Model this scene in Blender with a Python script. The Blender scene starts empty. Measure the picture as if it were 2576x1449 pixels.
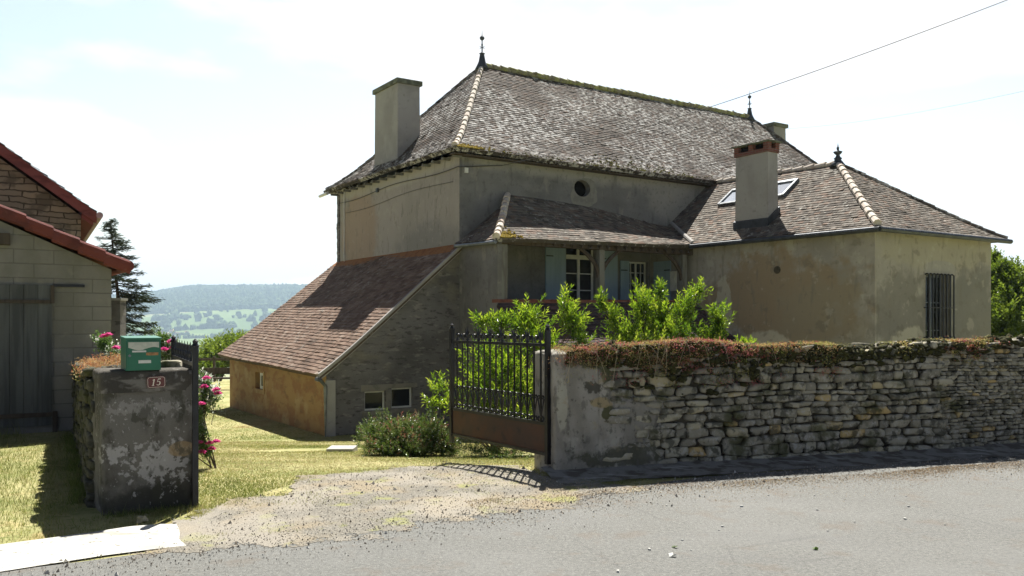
import bpy, math, random
import numpy as np
from mathutils import Vector, Matrix

rad = math.radians
rng = np.random.default_rng(7)
random.seed(7)
SC = bpy.context.scene
COL = SC.collection

# ------------------------------------------------------------------ camera, sky, sun, exposure
# world origin = the camera's eye; X right, Y ahead, Z up; the road lies at z = -1.6
cam_data = bpy.data.cameras.new('camera')
cam = bpy.data.objects.new('camera', cam_data)
COL.objects.link(cam)
cam.location = (0, 0, 0)
cam.rotation_euler = (rad(90), 0, 0)
cam_data.sensor_width = 36.0
cam_data.lens = 29.92
cam_data.shift_y = 80.5 / 2575.0
cam_data.clip_start = 0.1
cam_data.clip_end = 20000
SC.camera = cam

SUN_EL, SUN_AZ = rad(59.0), math.atan2(0.10, 1.0)
sdir = Vector((math.sin(SUN_AZ) * math.cos(SUN_EL), math.cos(SUN_AZ) * math.cos(SUN_EL), math.sin(SUN_EL)))
sun_data = bpy.data.lights.new('sun', 'SUN')
sun_data.energy = 5.0
sun_data.angle = rad(0.55)
sun_data.color = (1.0, 0.95, 0.87)
sun = bpy.data.objects.new('sun', sun_data)
COL.objects.link(sun)
sun.location = (5, 60, 80)
sun.rotation_euler = sdir.to_track_quat('Z', 'Y').to_euler()

world = bpy.data.worlds.new('World')
SC.world = world
world.use_nodes = True
wt = world.node_tree
wt.nodes.clear()
w_out = wt.nodes.new('ShaderNodeOutputWorld')
w_bg = wt.nodes.new('ShaderNodeBackground')
w_sky = wt.nodes.new('ShaderNodeTexSky')
w_sky.sky_type = 'NISHITA'
w_sky.sun_disc = False
w_sky.sun_elevation = SUN_EL
w_sky.sun_rotation = SUN_AZ
w_sky.air_density = 1.0
w_sky.dust_density = 1.2
w_sky.ozone_density = 1.0
w_tc = wt.nodes.new('ShaderNodeTexCoord')
w_map = wt.nodes.new('ShaderNodeMapping')
w_map.inputs['Scale'].default_value = (1.0, 1.0, 3.2)
w_map.inputs['Location'].default_value = (0.35, 0.1, 0.2)
w_n = wt.nodes.new('ShaderNodeTexNoise')
w_n.inputs['Scale'].default_value = 3.6
w_n.inputs['Detail'].default_value = 6
w_n.inputs['Roughness'].default_value = 0.5
w_r = wt.nodes.new('ShaderNodeValToRGB')
w_r.color_ramp.elements[0].position = 0.45
w_r.color_ramp.elements[1].position = 0.57
w_mix = wt.nodes.new('ShaderNodeMix')
w_mix.data_type = 'RGBA'
w_mix.inputs[7].default_value = (10.6, 10.7, 10.7, 1)     # sunlit cloud
w_gain = wt.nodes.new('ShaderNodeMix'); w_gain.data_type = 'RGBA'; w_gain.blend_type = 'MULTIPLY'; w_gain.inputs[0].default_value = 1
w_gain.inputs[7].default_value = (2.25, 2.0, 1.72, 1)      # thin white summer haze over the clear sky
# sky strength shaped to set shade fill: bright ahead and low, dim behind and overhead
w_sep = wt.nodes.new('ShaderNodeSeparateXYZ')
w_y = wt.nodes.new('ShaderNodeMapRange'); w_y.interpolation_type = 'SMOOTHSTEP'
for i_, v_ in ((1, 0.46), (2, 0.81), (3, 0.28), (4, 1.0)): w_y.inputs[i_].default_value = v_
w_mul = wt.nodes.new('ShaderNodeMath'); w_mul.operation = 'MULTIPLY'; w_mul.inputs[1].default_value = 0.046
wt.links.new(w_tc.outputs['Generated'], w_map.inputs['Vector'])
wt.links.new(w_map.outputs[0], w_n.inputs['Vector'])
wt.links.new(w_n.outputs[0], w_r.inputs[0])
wt.links.new(w_r.outputs[0], w_mix.inputs[0])
wt.links.new(w_sky.outputs[0], w_gain.inputs[6])
wt.links.new(w_gain.outputs[2], w_mix.inputs[6])
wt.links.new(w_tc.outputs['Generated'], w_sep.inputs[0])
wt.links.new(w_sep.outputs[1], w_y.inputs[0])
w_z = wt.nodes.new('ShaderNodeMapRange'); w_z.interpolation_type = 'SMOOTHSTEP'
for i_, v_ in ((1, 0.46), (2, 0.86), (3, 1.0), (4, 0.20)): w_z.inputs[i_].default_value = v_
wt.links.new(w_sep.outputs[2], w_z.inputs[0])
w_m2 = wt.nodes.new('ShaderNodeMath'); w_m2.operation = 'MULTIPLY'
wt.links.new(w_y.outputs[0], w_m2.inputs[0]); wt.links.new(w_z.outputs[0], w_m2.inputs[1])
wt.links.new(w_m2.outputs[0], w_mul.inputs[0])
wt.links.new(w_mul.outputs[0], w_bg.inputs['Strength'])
w_tint = wt.nodes.new('ShaderNodeMix'); w_tint.data_type = 'RGBA'; w_tint.inputs[6].default_value = (.86, .92, 1.42, 1); w_tint.inputs[7].default_value = (1, 1, 1, 1)     # blue tint added behind to cool the shade fill
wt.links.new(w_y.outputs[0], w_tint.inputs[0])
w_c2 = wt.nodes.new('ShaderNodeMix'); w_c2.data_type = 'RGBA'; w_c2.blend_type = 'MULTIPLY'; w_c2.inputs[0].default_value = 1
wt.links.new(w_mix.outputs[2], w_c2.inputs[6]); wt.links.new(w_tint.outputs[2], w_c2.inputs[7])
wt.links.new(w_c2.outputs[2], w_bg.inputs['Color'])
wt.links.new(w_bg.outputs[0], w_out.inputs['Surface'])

SC.view_settings.view_transform = 'Standard'
SC.view_settings.look = 'None'
SC.view_settings.exposure = 1.25
SC.view_settings.gamma = 1.0
SC.render.engine = 'CYCLES'
SC.cycles.max_bounces = 8
SC.cycles.transparent_max_bounces = 12
SC.cycles.volume_bounces = 0
SC.cycles.use_adaptive_sampling = True
SC.cycles.adaptive_threshold = 0.015
SC.cycles.use_denoising = True

# ------------------------------------------------------------------ mesh building
class MB:
    """collects vertex/face chunks; T maps local coordinates to the world"""
    def __init__(self, T=None):
        self.V, self.F, self.R, self.n, self.T = [], [], [], 0, T
    def add(self, V, F, rnd=None):
        V = np.asarray(V, float).reshape(-1, 3)
        F = np.asarray(F, int)
        if F.ndim == 1: F = F.reshape(1, -1)
        if self.T is not None: V = self.T(V)
        self.V.append(V); self.F.append(F + self.n); self.n += len(V)
        if rnd is None: rnd = np.full(len(F), random.random())
        self.R.append(np.broadcast_to(np.asarray(rnd, float), (len(F),)))
        return self
    def poly(self, pts, rnd=None):
        return self.add(pts, [list(range(len(pts)))], rnd)
    def box(self, x0, x1, y0, y1, z0, z1, rnd=None):
        V = [(x, y, z) for z in (z0, z1) for y in (y0, y1) for x in (x0, x1)]
        return self.add(V, [(0, 2, 3, 1), (4, 5, 7, 6), (0, 1, 5, 4), (2, 6, 7, 3), (0, 4, 6, 2), (1, 3, 7, 5)], rnd)
    def hexa(self, V, rnd=None):       # 8 corners: bottom 4 (ccw) then top 4
        return self.add(V, [(3, 2, 1, 0), (4, 5, 6, 7), (0, 1, 5, 4), (1, 2, 6, 5), (2, 3, 7, 6), (3, 0, 4, 7)], rnd)
    def prism(self, poly, axis_vec, rnd=None):
        P = np.asarray(poly, float); n = len(P); Q = P + np.asarray(axis_vec, float)
        self.add(np.vstack([P, Q]), [list(range(n))[::-1]], rnd)
        V = np.vstack([P, Q])
        self.add(V, [list(range(n, 2 * n))], rnd)
        return self.add(V, [(i, (i + 1) % n, n + (i + 1) % n, n + i) for i in range(n)], rnd)
    def tube(self, pts, r, n=8, rnd=None, caps=True, squash=None):
        P = np.asarray(pts, float); m = len(P)
        R = np.broadcast_to(np.asarray(r, float), (m,))
        D = np.gradient(P, axis=0) if m > 2 else np.tile(P[1] - P[0], (2, 1))
        D = D / (np.linalg.norm(D, axis=1, keepdims=True) + 1e-12)
        ref = np.array([0, 0, 1.0]) if abs(D[:, 2]).mean() < 0.8 else np.array([1.0, 0, 0])
        A = np.cross(D, ref); A /= np.linalg.norm(A, axis=1, keepdims=True) + 1e-12
        B = np.cross(D, A)
        a = np.linspace(0, 2 * np.pi, n, endpoint=False)
        V = P[:, None] + R[:, None, None] * (np.cos(a)[None, :, None] * A[:, None] + np.sin(a)[None, :, None] * B[:, None])
        F = [(i * n + j, i * n + (j + 1) % n, (i + 1) * n + (j + 1) % n, (i + 1) * n + j) for i in range(m - 1) for j in range(n)]
        base = self.n
        self.add(V.reshape(-1, 3), F, rnd)
        if caps:
            self.F.append(np.array([list(range(n))[::-1]]) + base); self.R.append(self.R[-1][:1])
            self.F.append(np.array([list(range((m - 1) * n, m * n))]) + base); self.R.append(self.R[-1][:1])
        return self
    def lathe(self, c, prof, n=12, rnd=None):
        c = np.asarray(c, float)
        a = np.linspace(0, 2 * np.pi, n, endpoint=False)
        V = np.array([[c[0] + r * math.cos(t), c[1] + r * math.sin(t), c[2] + z] for z, r in prof for t in a])
        m = len(prof)
        F = [(i * n + j, i * n + (j + 1) % n, (i + 1) * n + (j + 1) % n, (i + 1) * n + j) for i in range(m - 1) for j in range(n)]
        base = self.n
        self.add(V, F, rnd)
        self.F.append(np.array([list(range(n))[::-1]]) + base); self.R.append(self.R[-1][:1])
        self.F.append(np.array([list(range((m - 1) * n, m * n))]) + base); self.R.append(self.R[-1][:1])
        return self
    def grid(self, P, rnd=None):       # P: (a,b,3)
        a, b = P.shape[:2]
        I = np.arange(a * b).reshape(a, b)
        F = np.stack([I[:-1, :-1], I[:-1, 1:], I[1:, 1:], I[1:, :-1]], -1).reshape(-1, 4)
        return self.add(P.reshape(-1, 3), F, rnd)

def build_mesh(name, mb, mat, Minv=None, shift=None, smooth=False):
    V = np.vstack(mb.V)
    if Minv is not None:
        V = V @ Minv[:3, :3].T + Minv[:3, 3]
    if shift is not None: V = V - shift
    me = bpy.data.meshes.new(name)
    me.vertices.add(len(V)); me.vertices.foreach_set('co', V.astype(np.float32).ravel())
    loops = np.concatenate([f.ravel() for f in mb.F])
    tot = np.concatenate([np.full(len(f), f.shape[1]) for f in mb.F])
    start = np.concatenate([[0], np.cumsum(tot)[:-1]])
    me.loops.add(len(loops)); me.loops.foreach_set('vertex_index', loops.astype(np.int32))
    me.polygons.add(len(tot)); me.polygons.foreach_set('loop_start', start.astype(np.int32))
    me.polygons.foreach_set('loop_total', tot.astype(np.int32))
    me.polygons.foreach_set('use_smooth', np.full(len(tot), smooth, dtype=bool))
    at = me.attributes.new('rnd', 'FLOAT', 'FACE')
    at.data.foreach_set('value', np.concatenate(mb.R).astype(np.float32))
    me.update(calc_edges=True)
    me.validate()
    if mat: me.materials.append(mat)
    return me

ROOTINV = {}
def thing(name, label, cat, loc, rotz=0.0, group=None):
    o = bpy.data.objects.new(name, None); COL.objects.link(o)
    o.empty_display_size = 0.3
    o.location = loc; o.rotation_euler = (0, 0, rotz)
    M = Matrix.Translation(Vector(loc)) @ Matrix.Rotation(rotz, 4, 'Z')
    ROOTINV[o.name] = np.array(M.inverted())
    o['label'] = label; o['category'] = cat
    if group: o['group'] = group
    return o
def part(name, mb, mat, parent, label=None, kind=None, smooth=False):
    inv = ROOTINV[parent.name]
    me = build_mesh(name, mb, mat, inv, None, smooth)
    o = bpy.data.objects.new(name, me); COL.objects.link(o); o.parent = parent
    ROOTINV[o.name] = inv
    if label: o['label'] = label
    if kind: o['kind'] = kind
    return o
def solo(name, mb, mat, label=None, cat=None, group=None, kind=None, smooth=False, origin=None):
    V = np.vstack(mb.V)
    if origin is None:
        lo, hi = V.min(0), V.max(0); origin = np.array([(lo[0] + hi[0]) / 2, (lo[1] + hi[1]) / 2, lo[2]])
    me = build_mesh(name, mb, mat, None, np.asarray(origin, float), smooth)
    o = bpy.data.objects.new(name, me); COL.objects.link(o); o.location = tuple(origin)
    if label: o['label'] = label
    if cat: o['category'] = cat
    if group: o['group'] = group
    if kind: o['kind'] = kind
    inv = np.eye(4); inv[:3, 3] = -np.asarray(origin, float); ROOTINV[o.name] = inv
    return o
def copy_tree(o, parent=None):
    c = o.copy(); COL.objects.link(c); c.parent = parent
    for ch in list(o.children): copy_tree(ch, c)
    return c

# photograph pixel (2575 wide copy) at depth Y -> world
F_, CX, HY = 2140.0, 1287.5, 805.0
def at(px, py, Y): return np.array([(px - CX) / F_ * Y, Y, (HY - py) / F_ * Y])

# house frame: t along the front facade (R), s into the house (L), z
RA = math.atan2(0.5543, 0.8323)
Rv = np.array([math.cos(RA), math.sin(RA), 0]); Lv = np.array([-math.sin(RA), math.cos(RA), 0])
HC = np.array([-1.359, 22.0, 0.0])
def frame(o, ang):
    r = np.array([math.cos(ang), math.sin(ang), 0]); l = np.array([-math.sin(ang), math.cos(ang), 0]); o = np.asarray(o, float)
    def T(V):
        V = np.asarray(V, float)
        return o + V[..., :1] * r + V[..., 1:2] * l + V[..., 2:3] * np.array([0, 0, 1.0])
    return T
HF = frame(HC, RA)

def snoise(x, y, z=0.0, seed=0, oct=4):
    """cheap smooth pseudo noise, about -1..1"""
    r = np.random.default_rng(seed); v = 0; amp = 1.0; f = 1.0; tot = 0
    for o in range(oct):
        for k in range(3):
            a = r.normal(size=3); a /= np.linalg.norm(a); p = r.uniform(0, 6.28)
            v = v + amp * np.sin(f * (a[0] * x + a[1] * y + a[2] * z) * (1 + .3 * k) + p)
        tot += amp * 1.7; amp *= .55; f *= 1.97
    return v / tot

# ------------------------------------------------------------------ materials
class NT:
    def __init__(self, name):
        self.m = bpy.data.materials.new(name); self.m.use_nodes = True
        self.t = self.m.node_tree; self.t.nodes.clear()
        self.out = self.t.nodes.new('ShaderNodeOutputMaterial')
        self.tc = self.t.nodes.new('ShaderNodeTexCoord').outputs['Object']
    def link(self, a, b): self.t.links.new(a, b)
    def node(self, ty, **kw):
        n = self.t.nodes.new(ty)
        for k, v in kw.items():
            if k.startswith('_'): setattr(n, k[1:], v)
            else:
                s = n.inputs[k]
                if hasattr(v, 'node'): self.link(v, s)
                else: s.default_value = v
        return n
    def mapped(self, scale=(1, 1, 1), off=(0, 0, 0)):
        n = self.t.nodes.new('ShaderNodeMapping'); n.inputs['Scale'].default_value = scale
        n.inputs['Location'].default_value = off; self.link(self.tc, n.inputs['Vector']); return n.outputs[0]
    def noise(self, scale=(1, 1, 1), detail=5, rough=.6, off=(0, 0, 0), dist=0.0):
        if not hasattr(scale, '__len__'): scale = (scale,) * 3
        return self.node('ShaderNodeTexNoise', Vector=self.mapped(scale, off), Scale=1.0, Detail=detail, Roughness=rough, Distortion=dist).outputs[0]
    def voro(self, scale, off=(0, 0, 0), out='Distance', feat='F1'):
        if not hasattr(scale, '__len__'): scale = (scale,) * 3
        n = self.t.nodes.new('ShaderNodeTexVoronoi'); n.feature = feat
        n.inputs['Scale'].default_value = 1.0; self.link(self.mapped(scale, off), n.inputs['Vector']); return n.outputs[out]
    def ramp(self, v, lo, hi):
        n = self.t.nodes.new('ShaderNodeMapRange'); n.interpolation_type = 'SMOOTHSTEP'
        n.inputs[1].default_value = lo; n.inputs[2].default_value = hi; self.link(v, n.inputs[0]); return n.outputs[0]
    def math(self, op, a, b=0.0):
        n = self.t.nodes.new('ShaderNodeMath'); n.operation = op; n.use_clamp = False
        for i, v in ((0, a), (1, b)):
            if hasattr(v, 'node'): self.link(v, n.inputs[i])
            else: n.inputs[i].default_value = v
        return n.outputs[0]
    def mix(self, f, a, b):
        n = self.t.nodes.new('ShaderNodeMix'); n.data_type = 'RGBA'
        for i, v in ((0, f), (6, a), (7, b)):
            if hasattr(v, 'node'): self.link(v, n.inputs[i])
            elif i == 0: n.inputs[0].default_value = v
            else: n.inputs[i].default_value = (*v, 1)
        return n.outputs[2]
    def sep(self, ax): 
        n = self.t.nodes.new('ShaderNodeSeparateXYZ'); self.link(self.tc, n.inputs[0]); return n.outputs[ax]
    def attr(self, name='rnd'):
        n = self.t.nodes.new('ShaderNodeAttribute'); n.attribute_name = name; return n.outputs['Fac']
    def cramp(self, v, stops):
        n = self.t.nodes.new('ShaderNodeValToRGB'); e = n.color_ramp.elements
        e[0].position, e[0].color = stops[0][0], (*stops[0][1], 1)
        e[1].position, e[1].color = stops[-1][0], (*stops[-1][1], 1)
        for p, c in stops[1:-1]:
            k = e.new(p); k.color = (*c, 1)
        self.link(v, n.inputs[0]); return n.outputs[0]
    def bump(self, h, strength=.5, dist=.02, prev=None):
        n = self.t.nodes.new('ShaderNodeBump'); n.inputs['Strength'].default_value = strength
        n.inputs['Distance'].default_value = dist; self.link(h, n.inputs['Height'])
        if prev is not None: self.link(prev, n.inputs['Normal'])
        return n.outputs[0]
    def finish(self, col, rough=.9, normal=None, spec=.25, metal=0.0):
        p = self.t.nodes.new('ShaderNodeBsdfPrincipled')
        if hasattr(col, 'node'): self.link(col, p.inputs['Base Color'])
        else: p.inputs['Base Color'].default_value = (*col, 1)
        if hasattr(rough, 'node'): self.link(rough, p.inputs['Roughness'])
        else: p.inputs['Roughness'].default_value = rough
        p.inputs['Metallic'].default_value = metal
        p.inputs['Specular IOR Level'].default_value = spec
        if normal is not None: self.link(normal, p.inputs['Normal'])
        self.link(p.outputs[0], self.out.inputs['Surface'])
        self.p = p
        return self.m

def layered(name, base, layers, rough=.92, bumps=((25, .35, .01),), spec=.2):
    """base colour, then (colour, scale, lo, hi, fac, offset) noise-masked layers"""
    t = NT(name); c = base
    for i, l in enumerate(layers):
        col, sc, lo, hi, fac = l[:5]; off = l[5] if len(l) > 5 else (i * 7.3, i * 3.1, i * 5.7)
        m = t.ramp(t.noise(sc, off=off, detail=6), lo, hi)
        c = t.mix(t.math('MULTIPLY', m, fac), c, col)
    nrm = None
    for sc, st, d in bumps: nrm = t.bump(t.noise(sc, detail=6, rough=.65), st, d, nrm)
    return t.finish(c, rough, nrm, spec)

def plain(name, col, rough=.6, metal=0.0, spec=.4, var=.25, scale=6, bump=.15):
    t = NT(name); dark = tuple(c * (1 - var) for c in col); light = tuple(min(1, c * (1 + var)) for c in col)
    c = t.mix(t.ramp(t.noise(scale, detail=6), .3, .7), dark, light)
    return t.finish(c, rough, t.bump(t.noise(scale * 8, detail=4), bump, .004), spec, metal)

def leafmat(name, stops, trans=.45, rough=.45, tcol=1.25, spec=.5):
    t = NT(name)
    c = t.cramp(t.attr(), stops)
    c = t.mix(t.math('MULTIPLY', t.ramp(t.noise(1.7), .35, .7), .35), c, tuple(x * .55 for x in stops[0][1]))
    p = t.t.nodes.new('ShaderNodeBsdfPrincipled'); t.link(c, p.inputs['Base Color']); p.inputs['Roughness'].default_value = rough
    p.inputs['Specular IOR Level'].default_value = spec
    tr = t.t.nodes.new('ShaderNodeBsdfTranslucent')
    g = t.t.nodes.new('ShaderNodeHueSaturation'); g.inputs['Value'].default_value = tcol; g.inputs['Hue'].default_value = .485
    g.inputs['Saturation'].default_value = 1.1
    t.link(c, g.inputs['Color']); t.link(g.outputs[0], tr.inputs['Color'])
    mx = t.t.nodes.new('ShaderNodeMixShader'); mx.inputs[0].default_value = trans
    t.link(p.outputs[0], mx.inputs[1]); t.link(tr.outputs[0], mx.inputs[2]); t.link(mx.outputs[0], t.out.inputs['Surface'])
    return t.m

def tilemat(name, stops, lichen, lich_lo, moss=(.16, .15, .03), moss_lo=.62, lich_fac=.8):
    t = NT(name)
    c = t.cramp(t.attr(), stops)
    big = t.noise(.45, detail=4); c = t.mix(t.math('MULTIPLY', t.ramp(big, .35, .65), .22), c, tuple(x * .6 for x in stops[0][1]))
    sp = t.noise((7, 7, 7), detail=5, rough=.7); area = t.noise(.5, off=(9, 4, 2), detail=3)
    lm = t.math('MULTIPLY', t.ramp(sp, lich_lo, lich_lo + .1), t.math('MULTIPLY', t.ramp(area, .32, .54), lich_fac))
    c = t.mix(lm, c, lichen)
    mm = t.math('MULTIPLY', t.ramp(t.noise(1.1, off=(3, 8, 1)), moss_lo, moss_lo + .12), t.ramp(t.noise(9), .42, .58))
    c = t.mix(t.math('MULTIPLY', mm, .8), c, moss)
    return t.finish(c, .88, t.bump(t.noise(30, detail=5), .5, .006), .12)

M = {}
def mats():
    W = layered
    # weathered lime render, warm grey-brown
    def patch_layer(t, col_in, col, c, r, noise_sc=(2, 2, 2), amp=.5, lo=-.05, hi=.12, fac=.85, off=(0, 0, 0)):
        # a stain or repair of its own shape: an ellipsoid with a ragged edge (object metres)
        s = t.node('ShaderNodeVectorMath', _operation='SUBTRACT'); t.link(t.tc, s.inputs[0]); s.inputs[1].default_value = c
        d = t.node('ShaderNodeVectorMath', _operation='DIVIDE'); t.link(s.outputs[0], d.inputs[0]); d.inputs[1].default_value = r
        l = t.node('ShaderNodeVectorMath', _operation='LENGTH'); t.link(d.outputs[0], l.inputs[0])
        m = t.math('SUBTRACT', 1.0, l.outputs['Value']); n = t.math('MULTIPLY', t.math('SUBTRACT', t.noise(noise_sc, off=off, detail=7), .5), amp * 2)
        return t.mix(t.math('MULTIPLY', t.ramp(t.math('ADD', m, n), lo, hi), fac), col_in, col)
    def render_wall(name, base, layers, patches, bumps):
        t = NT(name); c = base
        def lay(c, ls):
            for i, l in enumerate(ls):
                off = l[5] if len(l) > 5 else (i * 7.3, i * 3.1, i * 5.7)
                c = t.mix(t.math('MULTIPLY', t.ramp(t.noise(l[1], off=off, detail=6), l[2], l[3]), l[4]), c, l[0])
            return c
        c = lay(c, layers[:2])
        for p in patches: c = patch_layer(t, c, *p[:3], **p[3])
        c = lay(c, layers[2:])
        nrm = None
        for sc, st, d in bumps: nrm = t.bump(t.noise(sc, detail=7, rough=.65), st, d, nrm)
        return t.finish(c, .93, nrm, .15)
    M['concrete'] = render_wall('stained_concrete', (.155, .147, .128),
        [((.075, .07, .058), (2.4, 2.4, 1.4), .44, .60, .85), ((.21, .195, .16), (3, 3, 2), .56, .68, .6), ((.05, .05, .036), (9, 9, 5), .53, .62, .7), ((.44, .43, .40), (26, 26, 22), .62, .66, .6)],
        [((.38, .37, .35), (.10, -.3, .40), (.30, .5, .20), dict(noise_sc=(17, 17, 17), amp=2.2, lo=.10, hi=.45, fac=.8)),
         ((.40, .39, .37), (-.28, -.3, .50), (.10, .5, .09), dict(noise_sc=(18, 18, 18), amp=2.2, lo=.1, hi=.4, fac=.8, off=(1, 1, 4))),
         ((.30, .22, .12), (.27, -.3, .50), (.12, .4, .07), dict(amp=.5, fac=.8, off=(2, 2, 2))),
         ((.035, .035, .028), (0, -.3, .10), (.6, .5, .14), dict(noise_sc=(6, 6, 6), amp=.8, hi=.5, fac=.8, off=(3, 1, 2))),
         ((.30, .29, .27), (.0, -.3, .86), (.42, .5, .08), dict(noise_sc=(22, 22, 22), amp=2.2, lo=.15, hi=.4, fac=.6, off=(7, 1, 2)))],
        ((9, .6, .02), (60, .6, .008)))
    M['wall_render'] = render_wall('flaking_pillar_render', (.33, .315, .275),
        [((.21, .20, .17), (2, 2, 1.2), .42, .6, .8), ((.40, .385, .33), (4, 4, 3), .54, .66, .6), ((.12, .115, .10), (9, 9, 5), .54, .64, .65),
         ((.33, .27, .16), (3.1, 3.1, 4), .60, .7, .5), ((.07, .07, .055), (16, 16, 14), .58, .66, .6)],
        [((.06, .065, .022), (-5.36, 0, 1.06), (.15, .5, .22), dict(noise_sc=(7, 7, 5), amp=1.0, hi=.25, fac=.9)),
         ((.07, .07, .03), (-5.62, 0, 1.17), (.28, .5, .09), dict(noise_sc=(8, 8, 8), amp=.9, hi=.25, fac=.85, off=(3, 1, 1))),
         ((.07, .072, .028), (-5.38, 0, .60), (.085, .5, .085), dict(noise_sc=(9, 9, 9), amp=.5, fac=.9, off=(1, 5, 1))),
         ((.34, .27, .14), (-5.46, 0, .71), (.13, .5, .055), dict(noise_sc=(9, 9, 9), amp=.7, fac=.8, off=(6, 5, 1))),
         ((.42, .41, .33), (-5.91, 0, .66), (.07, .5, .27), dict(noise_sc=(5, 5, 3), amp=.6, fac=.75, off=(6, 2, 1))),
         ((.06, .058, .045), (-5.55, 0, .88), (.10, .5, .07), dict(noise_sc=(12, 12, 12), amp=1.4, hi=.25, fac=.85, off=(2, 2, 1))),
         ((.06, .062, .035), (-5.2, 0, .14), (.6, .5, .12), dict(noise_sc=(7, 7, 7), amp=1.2, hi=.35, fac=.8, off=(2, 8, 1)))],
        ((10, .7, .025), (50, .6, .01)))
    # object z = height above the house root (eye height z + 3.05)
    M['render_wing'] = render_wall('patched_ochre_render', (.355, .335, .30),
        [((.25, .24, .22), (.6, .6, .8), .42, .62, .75), ((.46, .44, .39), (1.5, 1.5, 1.5), .55, .66, .6),
         ((.19, .18, .15), (6, 6, 1.4), .54, .70, .55), ((.16, .145, .12), (2.6, 2.6, 3.2), .57, .66, .45), ((.15, .14, .12), (14, 14, 14), .64, .70, .5), ((.46, .44, .38), (3.2, 3.2, 3.2), .60, .66, .35)],
        [((.275, .215, .145), (6.64, -4.6, 3.5), (1.2, 2.8, 1.35), dict(amp=.8, hi=.3, fac=.88)),
         ((.27, .245, .19), (6.64, -5.9, 3.1), (1.2, 1.6, 1.3), dict(amp=.8, hi=.5, fac=.6, off=(3, 3, 3))),
         ((.50, .475, .40), (6.64, -4.35, 2.15), (.8, 1.15, .62), dict(amp=.4, fac=.85, off=(5, 1, 2))),
         ((.46, .44, .37), (6.64, -2.9, 3.4), (.6, .30, .9), dict(amp=.7, fac=.8, off=(1, 6, 2))),
         ((.19, .187, .175), (10.9, -7.46, 3.2), (1.3, .8, 1.5), dict(amp=.6, hi=.35, fac=.85, off=(9, 2, 1))),
         ((.21, .20, .18), (7.7, -7.46, 3.0), (1.1, 1.1, 1.5), dict(amp=.7, hi=.3, fac=.8, off=(2, 9, 1))),
         ((.37, .345, .265), (9.2, -7.46, 4.75), (2.9, .9, .55), dict(amp=.5, hi=.3, fac=.7, off=(2, 1, 8))),
         ((.33, .32, .30), (9.35, -7.46, 4.32), (.75, .4, .20), dict(amp=.10, fac=.9)),
         ((.48, .455, .38), (8.1, -7.46, 2.35), (.9, .6, .55), dict(amp=.5, fac=.8, off=(4, 4, 8)))],
        ((5, .4, .03), (35, .4, .008)))
    M['render_front'] = render_wall('grey_aged_render', (.20, .198, .196),
        [((.135, .133, .13), (.5, .5, .8), .42, .62, .7), ((.26, .255, .24), (.9, .9, 1.3), .56, .70, .5),
         ((.29, .275, .24), (3.0, 3.0, 1.8), .56, .68, .5), ((.08, .08, .078), (4, 4, .8), .56, .72, .55), ((.11, .105, .10), (9, 9, 9), .56, .64, .4)],
        [((.34, .33, .29), (4.5, 0, 7.30), (6.5, .5, .42), dict(amp=.5, hi=.6, fac=.8)),
         ((.32, .31, .28), (8.0, 0, 6.6), (1.6, .5, .8), dict(amp=.6, hi=.5, fac=.8, off=(3, 0, 1))),
         ((.36, .345, .30), (.55, 0, 4.2), (.55, .6, .8), dict(amp=.6, fac=.7, off=(6, 0, 1))),
         ((.34, .33, .29), (1.1, 0, 2.6), (1.2, 3.0, 1.1), dict(amp=.8, hi=.4, fac=.6, off=(6, 0, 7)))],
        ((6, .35, .03), (40, .35, .006)))
    M['render_side'] = render_wall('aged_lime_render', (.365, .335, .305),
        [((.30, .285, .25), (.6, .6, .5), .42, .62, .6), ((.42, .395, .34), (1.1, 1.1, 1.5), .56, .70, .5),
         ((.22, .21, .185), (3.5, 3.5, .7), .54, .72, .55), ((.44, .41, .35), (5, 5, 5), .58, .68, .4), ((.17, .16, .14), (8, 8, 3), .58, .66, .5)],
        [((.36, .275, .205), (0, 6.4, 5.9), (.5, 1.5, 1.5), dict(amp=.3, hi=.25, fac=.8)),
         ((.24, .235, .22), (0, 1.6, 5.0), (.5, 2.4, .9), dict(amp=.6, hi=.5, fac=.8, off=(3, 5, 1))),
         ((.45, .43, .37), (0, 4.0, 7.2), (.5, 5.0, .30), dict(amp=.4, hi=.5, fac=.7, off=(2, 5, 1)))],
        ((6, .35, .03), (40, .35, .006)))
    M['orange_wall'] = W('ochre_stone_render', (.38, .25, .12), [
        ((.29, .155, .085), (1.4, 1.4, 2.6), .44, .6, .8), ((.46, .35, .19), (1.1, 1.1, 1.2), .52, .66, .8),
        ((.22, .15, .09), (2.2, 2.2, 6), .55, .68, .6), ((.15, .15, .10), (.8, .8, .9), .62, .74, .5)], bumps=((7, .5, .03), (30, .4, .01)))
    M['chimney'] = W('chimney_render', (.36, .35, .335), [((.29, .28, .265), (1.2, 1.2, .9), .42, .62, .8), ((.22, .215, .20), (6, 6, 6), .58, .70, .5), ((.42, .40, .37), (2.1, 2.1, 2.6), .55, .68, .4), ((.24, .235, .22), (4, 4, 1.2), .62, .74, .4)], bumps=((30, .4, .008),))
    M['slab'] = plain('lichened_cement_slab', (.13, .14, .10), .95, var=.5, scale=5)
    M['stone'] = NT('rubble_stone'); t = M['stone']
    c = t.cramp(t.attr(), [(0, (.17, .16, .125)), (.3, (.33, .31, .24)), (.5, (.24, .225, .175)), (.68, (.40, .375, .28)), (.85, (.42, .365, .22)), (1, (.46, .34, .15))])
    c = t.mix(t.math('MULTIPLY', t.ramp(t.noise(14, detail=8, rough=.75), .50, .62), .6), c, (.46, .455, .42))
    c = t.mix(t.math('MULTIPLY', t.ramp(t.noise(8, off=(4, 4, 4), detail=8), .50, .60), .8), c, (.06, .06, .045))
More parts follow.
